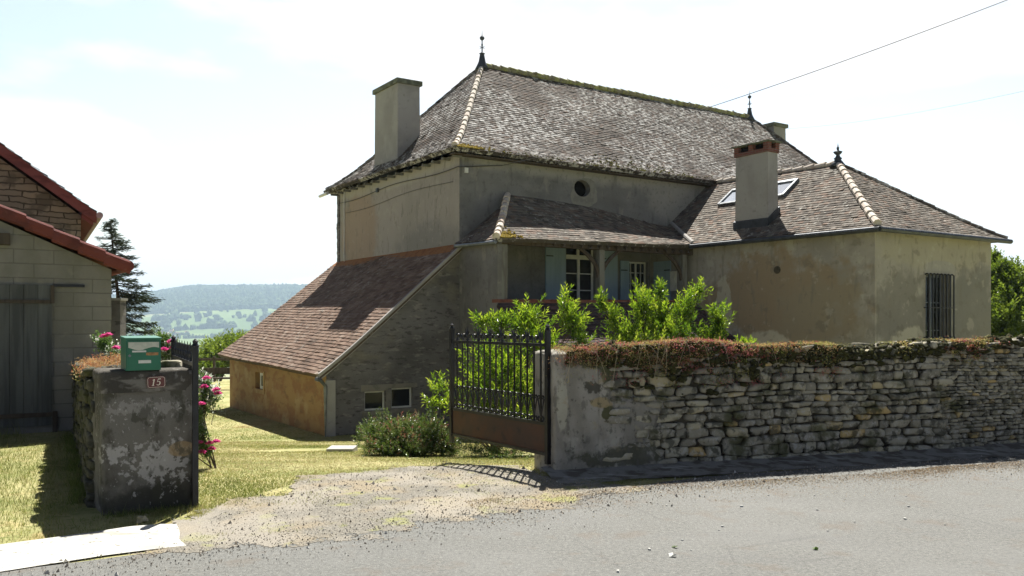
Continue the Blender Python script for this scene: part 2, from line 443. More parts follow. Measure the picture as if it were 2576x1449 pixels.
    c = t.mix(t.math('MULTIPLY', t.ramp(t.noise(2.2, off=(8, 1, 3)), .52, .64), .8), c, (.06, .065, .025))
    M['stone'] = t.finish(c, .95, t.bump(t.noise(28, detail=8, rough=.7), .9, .012), .15)
    M['mortar'] = W('earthy_mortar', (.075, .066, .05), [((.035, .033, .026), 5, .45, .6, .7), ((.13, .12, .09), 8, .58, .7, .6)])
    def brick(nm, c1, c2, cm, bw, bh, ms, axis_swap=True, dist=.06, extra=()):
        t = NT(nm)
        sx = t.t.nodes.new('ShaderNodeSeparateXYZ'); t.link(t.tc, sx.inputs[0])
        cx = t.t.nodes.new('ShaderNodeCombineXYZ')
        t.link(t.math('ADD', sx.outputs[0], sx.outputs[1]), cx.inputs[0]); t.link(sx.outputs[2], cx.inputs[1])
        nz = t.node('ShaderNodeTexNoise', Vector=cx.outputs[0], Scale=3.0, Detail=3.0)
        ad = t.node('ShaderNodeVectorMath', _operation='MULTIPLY_ADD'); t.link(nz.outputs[1], ad.inputs[0]); ad.inputs[1].default_value = (dist, dist, 0); t.link(cx.outputs[0], ad.inputs[2])
        b = t.t.nodes.new('ShaderNodeTexBrick'); t.link(ad.outputs[0], b.inputs['Vector'])
        b.inputs['Scale'].default_value = 1; b.inputs['Brick Width'].default_value = bw; b.inputs['Row Height'].default_value = bh
        b.inputs['Mortar Size'].default_value = ms; b.inputs['Mortar Smooth'].default_value = .4; b.inputs['Bias'].default_value = 0
        b.inputs['Color1'].default_value = (*c1, 1); b.inputs['Color2'].default_value = (*c2, 1); b.inputs['Mortar'].default_value = (*cm, 1)
        c = b.outputs['Color']
        for i, (col, sc, lo, hi, fac) in enumerate(extra):
            c = t.mix(t.math('MULTIPLY', t.ramp(t.noise(sc, off=(i * 4.4, 2, 7 * i)), lo, hi), fac), c, col)
        n1 = t.bump(t.math('SUBTRACT', 1.0, b.outputs['Fac']), .6, .02); n2 = t.bump(t.noise(18, detail=7), .6, .02, n1)
        return t.finish(c, .95, n2, .15)
    M['gable_stone'] = W('rough_gable', (.19, .18, .178), [
        ((.085, .083, .078), (.5, .5, .9), .42, .62, .7), ((.30, .28, .255), (3.2, 3.2, 8.5), .54, .66, .65), ((.07, .067, .065), (4.2, 4.2, 13), .55, .64, .75),
        ((.22, .20, .165), (1.1, 1.1, 1.3), .54, .68, .7)], bumps=((5, .5, .04), (22, .8, .02)))
    M['mossy_stone'] = W('mossy_dark_stone', (.085, .082, .062), [((.05, .055, .02), 3, .45, .6, .8), ((.15, .145, .12), 9, .58, .68, .6), ((.03, .03, .022), 6, .55, .66, .7)], bumps=((20, .9, .02),))
    M['barn_stone'] = brick('barn_rubble', (.17, .15, .12), (.26, .225, .17), (.06, .055, .045), .42, .11, .014, dist=.14,
        extra=[((.08, .075, .06), 2.2, .5, .62, .7), ((.30, .27, .21), 6, .6, .7, .5)])
    M['block'] = brick('concrete_block', (.25, .24, .215), (.22, .21, .19), (.15, .145, .13), .5, .2, .008, dist=.008,
        extra=[((.16, .155, .125), (.8, .8, .5), .45, .62, .7), ((.29, .275, .22), 4, .55, .68, .4), ((.15, .17, .07), (1.2, 1.2, .9), .62, .74, .45)])
    M['brick'] = brick('chimney_brick', (.24, .085, .065), (.18, .07, .06), (.16, .13, .11), .22, .06, .01, dist=.004)
    M['tile_main'] = tilemat('weathered_plain_tiles', [(0, (0.055, 0.048, 0.043)), (.35, (0.090, 0.077, 0.068)), (.65, (0.125, 0.110, 0.095)), (.85, (0.110, 0.077, 0.060)), (1, (0.190, 0.175, 0.160))], (.50, .50, .485), .48, moss=(.17, .15, .035), moss_lo=.66)
    M['tile_lean'] = tilemat('red_brown_plain_tiles', [(0, (.105, .076, .058)), (.3, (.19, .13, .098)), (.6, (.25, .18, .138)), (.8, (.155, .10, .076)), (1, (.34, .275, .225))], (.34, .32, .28), .56, moss=(.20, .095, .02), moss_lo=.70)
    M['tile_wing'] = tilemat('brown_plain_tiles', [(0, (0.077, 0.067, 0.058)), (.35, (0.144, 0.127, 0.108)), (.65, (0.202, 0.180, 0.154)), (.85, (0.192, 0.134, 0.103)), (1, (0.307, 0.288, 0.254))], (.42, .41, .37), .55, moss=(.17, .16, .05), moss_lo=.68)
    M['tile_dark'] = tilemat('dark_plain_tiles', [(0, (.06, .045, .045)), (.4, (.09, .07, .068)), (.7, (.11, .08, .08)), (1, (.17, .10, .09))], (.3, .3, .3), .66)
    M['hip'] = layered('mortared_hip_tiles', (.56, .51, .45), [((.42, .33, .27), 3.0, .5, .62, .7), ((.24, .22, .17), 8, .55, .68, .7)])
    M['ridge_moss'] = layered('mossy_ridge', (.27, .25, .17), [((.36, .38, .13), 4.0, .45, .6, .8), ((.18, .16, .13), 7, .55, .68, .8)], bumps=((22, .9, .03),))
    M['red_tile'] = layered('red_verge_tiles', (.16, .045, .038), [((.09, .03, .028), 3.5, .48, .62, .8), ((.22, .09, .07), 7, .6, .72, .6)], rough=.8)
    M['coping_tile'] = layered('coping_tiles', (.20, .085, .065), [((.12, .055, .045), 5, .48, .62, .8)])
    M['orange_moss'] = layered('rust_lichen', (.30, .14, .055), [((.22, .09, .04), 6, .48, .62, .8)], bumps=((40, .9, .02),))
    M['yellow_moss'] = layered('yellow_moss', (.42, .31, .05), [((.24, .19, .04), 8, .48, .62, .8)], bumps=((40, .9, .03),))
    M['zinc'] = plain('aged_zinc', (.16, .175, .19), .5, .6, .5)
    M['zinc_dark'] = plain('dark_zinc', (.06, .068, .078), .55, .5, .5)
    M['iron'] = plain('black_iron', (.022, .023, .028), .38, .5, .6, var=.4)
    M['rust_panel'] = layered('rusty_sheet', (.085, .055, .04), [((.11, .06, .038), 2.5, .45, .6, .8), ((.05, .04, .034), 5, .55, .68, .7)], rough=.7, bumps=((30, .2, .004),))
    M['old_wood'] = layered('grey_boards', (.115, .12, .115), [((.065, .068, .066), (14, 14, .8), .42, .62, .8), ((.17, .175, .165), (9, 9, .6), .56, .7, .6)], bumps=((40, .4, .006),))
    M['beam'] = layered('oak_beam', (.085, .068, .052), [((.05, .04, .032), (12, 12, 1), .45, .6, .7), ((.15, .13, .11), (6, 6, 1.2), .58, .7, .5)])
    M['beam_pale'] = layered('painted_oak_post', (.20, .20, .185), [((.11, .10, .09), (8, 8, 1), .48, .62, .7)])
    M['shutter'] = layered('pale_blue_paint', (.29, .385, .475), [((.24, .33, .41), (6, 6, .7), .45, .62, .7), ((.28, .41, .44), (3, 3, 1), .58, .7, .4)], rough=.6, bumps=((30, .2, .003),))
    M['white_paint'] = plain('white_paint', (.62, .63, .60), .5, var=.12)
    t = NT('window_glass'); M['glass'] = t.finish(t.mix(t.ramp(t.noise(1.5), .4, .6), (.012, .014, .016), (.03, .034, .036)), .06, None, .25)
    t = NT('skylight_glass'); M['sky_glass'] = t.finish((.85, .92, .95), .05, None, 1.0, .9)
    M['red_wood'] = layered('dark_red_boards', (.17, .055, .05), [((.09, .03, .03), (3, 3, 9), .48, .6, .7)], rough=.75)
    M['black'] = plain('dark_void', (.008, .008, .008), .9, spec=.05)
    M['green_box'] = plain('green_enamel', (.014, .135, .078), .42, .0, .5, var=.10, scale=4, bump=.04)
    M['label_white'] = plain('paper_label', (.62, .63, .58), .7, var=.08, scale=30)
    M['label_gold'] = plain('brass_label', (.36, .19, .08), .5, .2, var=.4, scale=40)
    M['plate'] = plain('maroon_enamel', (.10, .012, .018), .3, 0, .6, var=.12)
    M['plate_white'] = plain('cream_enamel', (.72, .68, .58), .4, 0, .5, var=.05)
    M['cable'] = plain('cable_sheath', (.05, .05, .05), .6)
    M['cement'] = layered('pale_cement', (.44, .44, .41), [((.30, .29, .26), 2.4, .48, .62, .7), ((.12, .11, .09), 22, .60, .66, .8), ((.54, .54, .50), 5, .56, .68, .6), ((.20, .18, .14), (1.1, 6, 1), .60, .70, .6)], bumps=((30, .4, .006),))
    M['bark'] = layered('bark', (.10, .075, .055), [((.05, .04, .03), (20, 20, 4), .45, .6, .8)])
    M['laurel'] = leafmat('laurel_leaf', [(0, (.022, .06, .012)), (.25, (.07, .15, .02)), (.55, (.16, .27, .035)), (.8, (.26, .38, .05)), (1, (.38, .47, .09))], .45, .25, 1.4)
    M['shrub'] = leafmat('shrub_leaf', [(0, (.045, .085, .02)), (.5, (.09, .15, .03)), (.80, (.17, .21, .09)), (.90, (.22, .12, .08)), (1, (.27, .12, .09))], .35, .35)
    M['rose_leaf'] = leafmat('rose_leaf', [(0, (.06, .13, .03)), (.7, (.13, .22, .06)), (.8, (.55, .58, .5)), (1, (.75, .78, .72))], .35, .4)
    M['petal'] = leafmat('rose_petal', [(0, (.55, .07, .20)), (.5, (.72, .16, .34)), (1, (.85, .42, .58))], .4, .5, 1.1)
    M['spruce'] = leafmat('spruce_needles', [(0, (.022, .036, .024)), (.5, (.04, .06, .035)), (1, (.08, .10, .055))], .2, .5)
    M['tree_leaf'] = leafmat('tree_leaf', [(0, (.06, .11, .02)), (.5, (.12, .19, .03)), (1, (.22, .30, .06))], .45, .45)
    M['tree_dark'] = leafmat('tree_leaf_dark', [(0, (.035, .065, .02)), (.5, (.07, .12, .03)), (1, (.14, .20, .05))], .35, .45)
    M['sedum'] = leafmat('sedum', [(0, (.16, .07, .045)), (.2, (.38, .15, .08)), (.36, (.48, .33, .15)), (.52, (.52, .43, .22)), (.68, (.36, .36, .10)), (.82, (.20, .26, .07)), (.92, (.38, .14, .10)), (1, (.52, .17, .17))], .3, .6)
    M['moss'] = layered('dark_moss', (.05, .05, .018), [((.10, .10, .03), 9, .5, .62, .8), ((.02, .02, .012), 14, .5, .62, .7)], bumps=((60, 1, .03),))
    M['grass'] = leafmat('grass_blades', [(0, (.10, .15, .035)), (.3, (.18, .23, .06)), (.55, (.30, .31, .11)), (.8, (.42, .38, .18)), (1, (.46, .39, .24))], .4, .6, 1.1, .2)
    # lawn and fields in one ground sheet
    t = NT('ground_cover')
    c = t.mix(t.ramp(t.noise(.8, detail=6), .4, .6), (.225, .235, .095), (.36, .34, .17))
    c = t.mix(t.math('MULTIPLY', t.ramp(t.noise(3.5, detail=7), .5, .62), .6), c, (.36, .31, .15))
    c = t.mix(t.math('MULTIPLY', t.ramp(t.noise(9, detail=7, off=(3, 3, 3)), .52, .64), .55), c, (.12, .15, .035))
    c = t.mix(t.math('MULTIPLY', t.ramp(t.noise(.55, off=(6, 2, 0), detail=5), .60, .70), .6), c, (.27, .17, .08))
    M['ground'] = t.finish(c, .95, t.bump(t.noise(35, detail=6), .8, .02), .1)
    t = NT('far_fields')
    v = t.t.nodes.new('ShaderNodeTexVoronoi'); v.inputs['Scale'].default_value = 1.0
    t.link(t.node('ShaderNodeVectorMath', _operation='ADD').outputs[0], v.inputs['Vector'])
    va = v.inputs['Vector'].links[0].from_node; t.link(t.mapped((.0042, .0019, 0)), va.inputs[0])
    nz = t.node('ShaderNodeTexNoise', Vector=t.mapped((.006, .006, 0)), Scale=1.0); 
    vm = t.node('ShaderNodeVectorMath', _operation='SCALE'); t.link(nz.outputs[1], vm.inputs[0]); vm.inputs['Scale'].default_value = .5; t.link(vm.outputs[0], va.inputs[1])
    c = t.cramp(v.outputs['Color'], [(0, (.06, .10, .035)), (.3, (.11, .17, .05)), (.55, (.20, .26, .085)), (.75, (.33, .34, .17)), (1, (.09, .14, .045))])
    M['fields'] = t.finish(c, .95, None, .1)
    t = NT('asphalt')
    c = t.cramp(t.noise(30, detail=7, rough=1.0), [(.28, (.035, .036, .033)), (.44, (.095, .097, .09)), (.56, (.175, .178, .165)), (.74, (.42, .42, .39))])
    c = t.mix(t.math('MULTIPLY', t.ramp(t.noise(.7, detail=5), .42, .62), .25), c, (.20, .203, .195))
    c = t.mix(t.math('MULTIPLY', t.ramp(t.noise((.35, 1.6, 1), off=(2, 2, 0), detail=4), .52, .68), .35), c, (.12, .122, .118))
    c = t.mix(t.math('MULTIPLY', t.ramp(t.noise(9, off=(2, 5, 0), detail=8, rough=.8), .60, .68), .6), c, (.07, .06, .05))
    ck = t.voro((.55, .42, 1), off=(3.3, 1.2, 0), out='Distance', feat='DISTANCE_TO_EDGE'); c = t.mix(t.math('MULTIPLY', t.math('SUBTRACT', 1.0, t.ramp(ck, .002, .008)), t.math('MULTIPLY', t.ramp(t.noise(1.3, off=(1, 9, 0)), .5, .6), .28)), c, (.06, .06, .058))
    c = t.mix(t.math('MULTIPLY', t.ramp(t.noise(2.6, off=(5, 1, 0), detail=7), .54, .66), .40), c, (.13, .105, .08))
    M['asphalt'] = t.finish(c, .78, t.bump(t.noise(60, detail=5, rough=.8), .9, .012), .35)
    t = NT('gravel_drive')
    c = t.cramp(t.noise(60, detail=4, rough=.8), [(.3, (.08, .075, .065)), (.48, (.17, .16, .135)), (.6, (.25, .235, .20)), (.75, (.44, .42, .375))])
    c = t.mix(t.math('MULTIPLY', t.ramp(t.noise(1.4, detail=7), .45, .62), .55), c, (.30, .24, .15))
    c = t.mix(t.math('MULTIPLY', t.ramp(t.noise(2.8, off=(2, 6, 0), detail=7), .55, .66), .7), c, (.26, .27, .09))
    c = t.mix(t.math('MULTIPLY', t.ramp(t.noise((1.2, 1.2, 1), off=(7, 7, 0), detail=5), .45, .6), .6), c, (.31, .285, .24)); M['gravel'] = t.finish(c, .92, t.bump(t.noise(70, detail=4), .9, .015), .2)
    M['pebble'] = NT('pebbles'); t = M['pebble']
    M['pebble'] = t.finish(t.cramp(t.attr(), [(0, (.22, .19, .15)), (.5, (.34, .29, .23)), (.8, (.42, .40, .35)), (1, (.6, .59, .55))]), .9, None, .2)
    M['white_stone'] = plain('chalky_stone', (.45, .45, .42), .9, var=.2, scale=20)
mats()
# ------------------------------------------------------------------ ground, road, far country
def sstep(a, b, x):
    x = np.clip((x - a) / (b - a), 0, 1); return x * x * (3 - 2 * x)
def softp(x, w): return w * np.log1p(np.exp(np.clip(x / w, -40, 40)))
def G(x, y):
    x = np.asarray(x, float); y = np.asarray(y, float)
    yy = y - .319 * np.clip(x - .4, 0, 30)
    inside = -1.6 - .114 * np.clip(softp(yy - 9.2, .25), 0, 17.8)
    left = -1.6 - .16 * np.clip(softp(y - 17, .5), 0, 13)
    d = (x + 3.34) * .865 + (y - 7.2) * .5015
    z = left + (inside - left) * sstep(-.15, .35, d)
    far = np.interp(y, [0, 60, 90, 200, 500, 1200, 2400, 2900, 3400, 4200, 4600, 5500, 8000],
                    [-3.63, -4.2, -9, -38, -75, -92, -88, -48, 25, 150, 163, 120, 90])
    edge = 1 - .35 * sstep(-.36, -.47, x / np.maximum(y, 1)) 
    far = np.where(far > 0, far * edge, far)
    far = far + sstep(400, 3000, y) * 9 * snoise(x / 260, y / 260, seed=3)
    return z + (far - z) * sstep(34, 60, y)

rad_ = np.concatenate([[0.02], 0.35 * 1.032 ** np.arange(0, 322)]); rad_ = rad_[rad_ < 8000]
ang_ = np.linspace(0, 2 * np.pi, 481)[:-1]
RR, AA = np.meshgrid(rad_, ang_, indexing='ij')
gx, gy = RR * np.sin(AA), RR * np.cos(AA)
gz = G(gx, gy)
n1, n2 = RR.shape
I = np.arange(n1 * n2).reshape(n1, n2); J = np.roll(I, -1, 1)
F4 = np.stack([I[:-1], I[1:], J[1:], J[:-1]], -1).reshape(-1, 4)
mb = MB(); mb.add(np.stack([gx, gy, gz], -1).reshape(-1, 3), F4)
ground = solo('ground', mb, M['ground'], kind='structure', smooth=True, origin=(0, 0, -1.6))
ground.data.materials.append(M['fields'])
fr = np.repeat((rad_[:-1] > 75).astype(np.int32), n2)
ground.data.polygons.foreach_set('material_index', fr)

# road: a sheet 4 mm above the ground, its far edge curving along wall and drive
edge = np.array([(-40, -18), (-9, 1.6), (-6, 3.55), (-4.6, 4.5), (-3.24, 5.38), (-2.3, 5.95), (-1.31, 6.45), (.415, 7.45), (1.1, 8.20), (2.2, 8.78), (4.0, 9.38), (5.7, 9.93), (9, 11.0), (14, 12.6), (40, 20.9)])
ex = np.linspace(-40, 40, 500); ey = np.interp(ex, edge[:, 0], edge[:, 1])
ker = np.ones(9) / 9; eys = np.convolve(np.pad(ey, 4, 'edge'), ker, 'valid'); 
def edgeY(x): return np.interp(x, ex, eys) + .03 * snoise(np.asarray(x) * 5, 0 * np.asarray(x), seed=5)
xs = np.concatenate([np.arange(-40, -8, 1.0), np.arange(-8, 14, .06), np.arange(14, 40, 1.0)])
rows = []
for k in (0, .25, .5, .75, 1): rows.append(np.stack([xs - .0 * k, edgeY(xs) * (1 - k) + k * (np.interp(xs, ex, eys) - 8.5 - 3 * (xs < 0) ), np.full_like(xs, -1.594)], -1))
mb = MB(); mb.grid(np.array(rows)[::-1]); solo('road', mb, M['asphalt'], kind='structure', origin=(0, 3, -1.594))

# gravel driveway through the gate
dpoly = np.array([(-2.62, 5.82), (-2.60, 6.6), (-2.45, 7.2), (-2.3, 7.9), (-1.95, 8.75), (-1.3, 9.35), (-.5, 9.75), (.2, 9.55), (.36, 9.1), (.36, 8.7), (.5, 8.45), (1.2, 8.0), (.9, 7.72), (.415, 7.25), (-1.31, 6.32), (-2.1, 5.9)])
def dense(poly, step=.08, jit=.03, seed=2):
    out = []
    for i in range(len(poly)):
        a, b = poly[i], poly[(i + 1) % len(poly)]; n = max(2, int(np.linalg.norm(b - a) / step))
        for k in range(n): out.append(a + (b - a) * k / n)
    out = np.array(out); nx = snoise(out[:, 0] * 6, out[:, 1] * 6, seed=seed); ny = snoise(out[:, 0] * 6, out[:, 1] * 6, seed=seed + 1)
    return out + jit * np.stack([nx, ny], -1)
def inpoly(px, py, poly):
    x, y = poly[:, 0], poly[:, 1]; c = np.zeros(np.shape(px), bool)
    for i in range(len(poly)):
        j = i - 1
        cond = ((y[i] > py) != (y[j] > py)) & (px < (x[j] - x[i]) * (py - y[i]) / (y[j] - y[i] + 1e-12) + x[i])
        c ^= cond
    return c
def sheet(name, poly, dz, mat, step=.022, jit=.05, seed=1, **kw):
    lo, hi = poly.min(0) - .1, poly.max(0) + .1
    X, Y = np.meshgrid(np.arange(lo[0], hi[0], step), np.arange(lo[1], hi[1], step), indexing='ij')
    Z = G(X, Y) + dz
    nx = X + jit * snoise(X * 5, Y * 5, seed=seed, oct=7) * 1.5 + .03 * rng.normal(size=X.shape); ny = Y + jit * snoise(X * 5, Y * 5, seed=seed + 9, oct=7) * 1.5 + .03 * rng.normal(size=X.shape)
    I = np.arange(X.size).reshape(X.shape)
    cx = (nx[:-1, :-1] + nx[1:, 1:]) / 2; cy = (ny[:-1, :-1] + ny[1:, 1:]) / 2
    keep = inpoly(cx, cy, poly)
    Fq = np.stack([I[:-1, :-1], I[1:, :-1], I[1:, 1:], I[:-1, 1:]], -1)[keep]
    used = np.unique(Fq); mp = np.zeros(X.size, int); mp[used] = np.arange(len(used))
    mb = MB(); mb.add(np.stack([X, Y, Z], -1).reshape(-1, 3)[used], mp[Fq]); return solo(name, mb, mat, kind='structure', **kw)
sheet('driveway', dpoly, .0085, M['gravel'], jit=.20)
# pale cement gutter strip at the foot of the left verge, and the worn one along the long wall
mb = MB()
top = np.array([(-9.5, 2.15), (-6.2, 4.05), (-3.62, 5.90), (-3.1, 6.28), (-2.72, 6.62), (-2.25, 6.80), (-1.7, 6.80)]); bot = np.array([(-9.3, 1.45), (-6, 3.50), (-3.24, 5.36), (-2.75, 5.74), (-2.35, 5.98), (-2.0, 6.16), (-1.5, 6.42)])
tt = np.linspace(0, 1, 120); L0 = np.linspace(0, 1, len(top))
TP = np.stack([np.interp(tt, L0, top[:, k]) for k in (0, 1)], -1); BP = np.stack([np.interp(tt, L0, bot[:, k]) for k in (0, 1)], -1)
TP += .02 * snoise(TP[:, :1] * 9, TP[:, 1:] * 9, seed=4)
g = np.array([np.concatenate([BP + (TP - BP) * k, np.full((120, 1), h)], 1) for k, h in ((0, -1.587), (.3, -1.588), (.75, -1.582), (1, -1.565), (1.02, -1.62))])
fade = sstep(.56, .74, tt)[None]; g[..., 2] = g[..., 2] * (1 - fade) + fade * np.array([-1.5925, -1.5925, -1.5925, -1.594, -1.62])[:, None]
mb.grid(g); solo('cement_gutter', mb, M['cement'], kind='structure')
WD = np.array([.9526, .3043]); WN = np.array([.3043, -.9526]); WA = np.array([.421, 8.78])      # wall direction, outward normal, start
def WF(V):      # wall frame: w along, d outward (towards the road), z
    V = np.asarray(V, float); o = np.zeros_like(V)
    o[..., :2] = WA + V[..., :1] * WD + V[..., 1:2] * WN; o[..., 2] = V[..., 2]; return o
ww = np.linspace(-.1, 14, 220); rows = []
for d, z in ((-.1, -1.52), (.06, -1.545), (.25, -1.575), (.45, -1.587), (.55, -1.589)):
    rows.append(WF(np.stack([ww, d + .06 * snoise(ww * 4, ww * 0, seed=8) * (d > .3), np.full_like(ww, z) + .012 * snoise(ww * 6, ww * 0 + d * 9, seed=9)], -1)))
mb = MB(); mb.grid(np.array(rows)[::-1]); 
t_ = layered('worn_verge', (.22, .22, .205), [((.09, .08, .065), (5, 5, 5), .44, .58, .85), ((.40, .42, .41), (2.0, 9, 4), .58, .68, .7)], bumps=((25, .6, .01),))
solo('verge', mb, t_, kind='structure')

# woods and hedges over the far hillside
def ico():
    import bmesh
    bm = bmesh.new(); bmesh.ops.create_icosphere(bm, subdivisions=1, radius=1); V = np.array([v.co[:] for v in bm.verts]); F = np.array([[v.index for v in f.verts] for f in bm.faces]); bm.free(); return V, F
IV, IF = ico()
def blobs(mb, P, S, zs=1.2):
    n = len(P); V = IV[None] * S[:, None, None] * (1 + .25 * rng.normal(size=(n, len(IV), 1))); V[..., 2] *= zs; V = V + P[:, None]
    F = IF[None] + (np.arange(n) * len(IV))[:, None, None]
    mb.add(V.reshape(-1, 3), F.reshape(-1, 3), np.repeat(rng.random(n), len(IF)))
mb = MB(); N = 400000
Yr = rng.uniform(1300, 4600, N); Kr = np.where(rng.random(N) < .9, rng.uniform(-.47, -.22, N), rng.uniform(.52, .64, N)); Xr = Kr * Yr
dens = snoise(Xr / 230, Yr / 330, seed=21) + .95 * sstep(3350, 3650, Yr) + .15 * snoise(Xr / 40, Yr / 60, seed=22)
u_ = (Xr * .9 + Yr * .3) / 190 + .6 * snoise(Xr / 400, Yr / 500, seed=31); v_ = (Yr - .2 * Xr) / 170 + .6 * snoise(Xr / 380, Yr / 420, seed=33); hed = ((u_ % 1 < .035) | (v_ % 1 < .045)) & (snoise(Xr / 70, Yr / 70, seed=35) > -.15)
keep = ((dens > .34) | (hed & (rng.random(N) < .8))) & (rng.random(N) < .52); keep |= (rng.random(N) < .0025)
Xr, Yr = Xr[keep][:42000], Yr[keep][:42000]; S = rng.uniform(5, 14, len(Xr)) * (1 - .4 * (Yr < 3000))
blobs(mb, np.stack([Xr, Yr, G(Xr, Yr) + S * .6], -1), S)
woods_m = NT('far_woods'); woods_m = woods_m.finish(woods_m.cramp(woods_m.attr(), [(0, (.025, .05, .02)), (.6, (.05, .085, .03)), (1, (.10, .15, .05))]), .95, None, .1)
solo('far_woods', mb, woods_m, kind='stuff')

# a scatter of village houses in the valley
t_ = layered('pale_village_wall', (.62, .58, .5), [], bumps=())
proto = None
for i, (px, py, Y) in enumerate([(432, 803, 2950), (446, 808, 2900), (420, 812, 2860), (470, 806, 2930), (404, 806, 2920), (640, 812, 2860)]):
    x, y, _ = at(px, py, Y); z = float(G(x, y))
    if proto is None:
        o = thing('village_house', 'tiny pale house seen far off in the hazy valley', 'house', (x, y, z), .3, 'houses far off in the valley')
        T = frame((x, y, z), .3)
        w = MB(T); w.box(-8, 8, -5, 5, -3, 6); part('wall', w, t_, o)
        r = MB(T); r.prism([(-8.5, -5.6, 6), (-8.5, 5.6, 6), (-8.5, 0, 10)], (17, 0, 0)); part('roof', r, M['coping_tile'], o)
        proto = o
    else:
        o = copy_tree(proto); o.location = (x, y, z); o.rotation_euler.z = .3 + i * .7

# ------------------------------------------------------------------ leaves
def unit(V): return V / (np.linalg.norm(V, axis=-1, keepdims=True) + 1e-12)
def leaves(mb, P, D, L, W, rnd, fold=.18, up=None):
    n = len(P); D = unit(D); U = unit(rng.normal(size=(n, 3)) * .5 + np.array([0, 0, 1.0])) if up is None else up
    S = unit(np.cross(D, U)); Nn = np.cross(S, D); L = np.broadcast_to(L, (n,))[:, None]; W = np.broadcast_to(W, (n,))[:, None]
    mid = P + D * L * .48
    V = np.stack([P, mid + S * W / 2 + Nn * W * fold, P + D * L - Nn * L * .12, mid - S * W / 2 + Nn * W * fold], 1)
    b = (np.arange(n) * 4)[:, None]
    F = np.concatenate([b + [0, 1, 2], b + [0, 2, 3]], 0)
    mb.add(V.reshape(-1, 3), F, np.concatenate([rnd, rnd]))
def shoots(mb, tips, axes, length, nl, LL, LW, tone=0.0, spread=.9):
    """leafy shoots: nl leaves spiralling round an axis of given length ending at the tip"""
    n = len(tips); axes = unit(axes); k = np.arange(nl)
    f = k / (nl - 1.0)
    length = np.broadcast_to(length, (n,))
    P = tips[:, None] - axes[:, None] * (length[:, None] * (1 - f[None]))[..., None]
    ref = unit(np.cross(axes, np.array([.31, .2, .93]))); r2 = np.cross(axes, ref)
    ph = k * 2.4 + rng.uniform(0, 6.28, (n, 1))
    rdl = np.cos(ph)[..., None] * ref[:, None] + np.sin(ph)[..., None] * r2[:, None]
    sp = spread * (1.15 - .75 * f)[None, :, None]
    D = unit(axes[:, None] * (1 - .35 * sp) + rdl * sp + rng.normal(size=(n, nl, 3)) * .12)
    base = rng.random(n)[:, None] * .55
    R = np.clip(base + .35 * f[None] + rng.random((n, nl)) * .18 + tone, 0, 1)
    Ls = LL * (1.0 - .35 * np.abs(f - .45))[None] * rng.uniform(.8, 1.2, (n, nl))
    leaves(mb, P.reshape(-1, 3), D.reshape(-1, 3), Ls.ravel(), (Ls * LW / LL).ravel(), R.ravel())
def bush(name, root, lobes, mat, label, cat, n_sh=60, nl=12, LL=.085, LW=.028, shoot=.22, tone=0, group=None, stem_r=.02, spread=.9, hollow=.35, upb=.6):
    """lobes: (center, radii, weight); foliage shoots fill them, stems run from the root"""
    root = np.asarray(root, float)
    o = thing(name, label, cat, tuple(root), 0, group)
    f = MB(); s = MB()
    for c, r, w in lobes:
        c = np.asarray(c, float); r = np.asarray(r, float); n = max(4, int(n_sh * w)); lt = tone + rng.normal() * .09
        d = unit(rng.normal(size=(n, 3))); q = rng.random(n) ** .45
        q = np.maximum(q, hollow * rng.random(n)) * rng.choice([1, 1, 1, 1.3, 1.55], n)
        tips = c + d * q[:, None] * r
        ax = unit(d * .7 + unit(tips - root) * .4 + np.array([0, 0, upb]) + rng.normal(size=(n, 3)) * .25)
        shoots(f, tips, ax, shoot * rng.uniform(.6, 1.5, n), nl, LL, LW, lt, spread)
        mid = (root + c) / 2 + np.array([rng.normal() * .08, rng.normal() * .08, .05])
        s.tube([root + rng.normal(size=3) * .04 * np.array([1, 1, 0]), mid, c], [stem_r, stem_r * .7, stem_r * .4], 5)
        for k in range(min(9, n // 5)):
            tp = tips[k] - ax[k] * shoot * .6; st = root + (c - root) * rng.uniform(.55, .95)
            s.tube([st, (st + tp) / 2 + rng.normal(size=3) * .02, tp], [stem_r * .35, stem_r * .28, stem_r * .2], 4)
    part('foliage', f, M[mat] if isinstance(mat, str) else mat, o); part('stem', s, M['bark'], o)
    return o
def LB(px, py, Y, rx, ry, rd=None, w=None):
    c = at(px, py, Y); a = rx / F_ * Y; b = ry / F_ * Y; d = rd if rd is not None else (a + b) / 2
    return (c, (a, d, b), w if w is not None else max(.15, (a * b * 12)))
# ------------------------------------------------------------------ the old house
def patch_surf(EL, ER, TL, TR, bell=.0, wob=.02, hump=0.0, seed=0):
    EL, ER, TL, TR = [np.asarray(p, float) for p in (EL, ER, TL, TR)]
    e = unit(ER - EL)
    def S(g, v):     # g along the eave (metres from EL, measured on e), v 0..1 up the slope
        Lp = EL + (TL - EL) * v; Rp = ER + (TR - ER) * v
        a, b = (Lp - EL) @ e, (Rp - EL) @ e
        g = np.asarray(g, float); f = np.clip((g - a) / max(b - a, 1e-6), 0, 1)
        P = Lp + (Rp - Lp) * f[..., None]
        env = np.minimum(1, 6 * np.minimum(f, 1 - f))
        P[..., 2] -= bell * 4.6 * v * (1 - v) * math.exp(-2.2 * v)
        P[..., 2] += hump * np.sin(np.pi * np.clip(g / max((ER - EL) @ e, 1e-6), 0, 1)) * v + wob * env * snoise(g * .8, v * 6 + 0 * g, seed=seed)
        return P, a, b
    return S, e
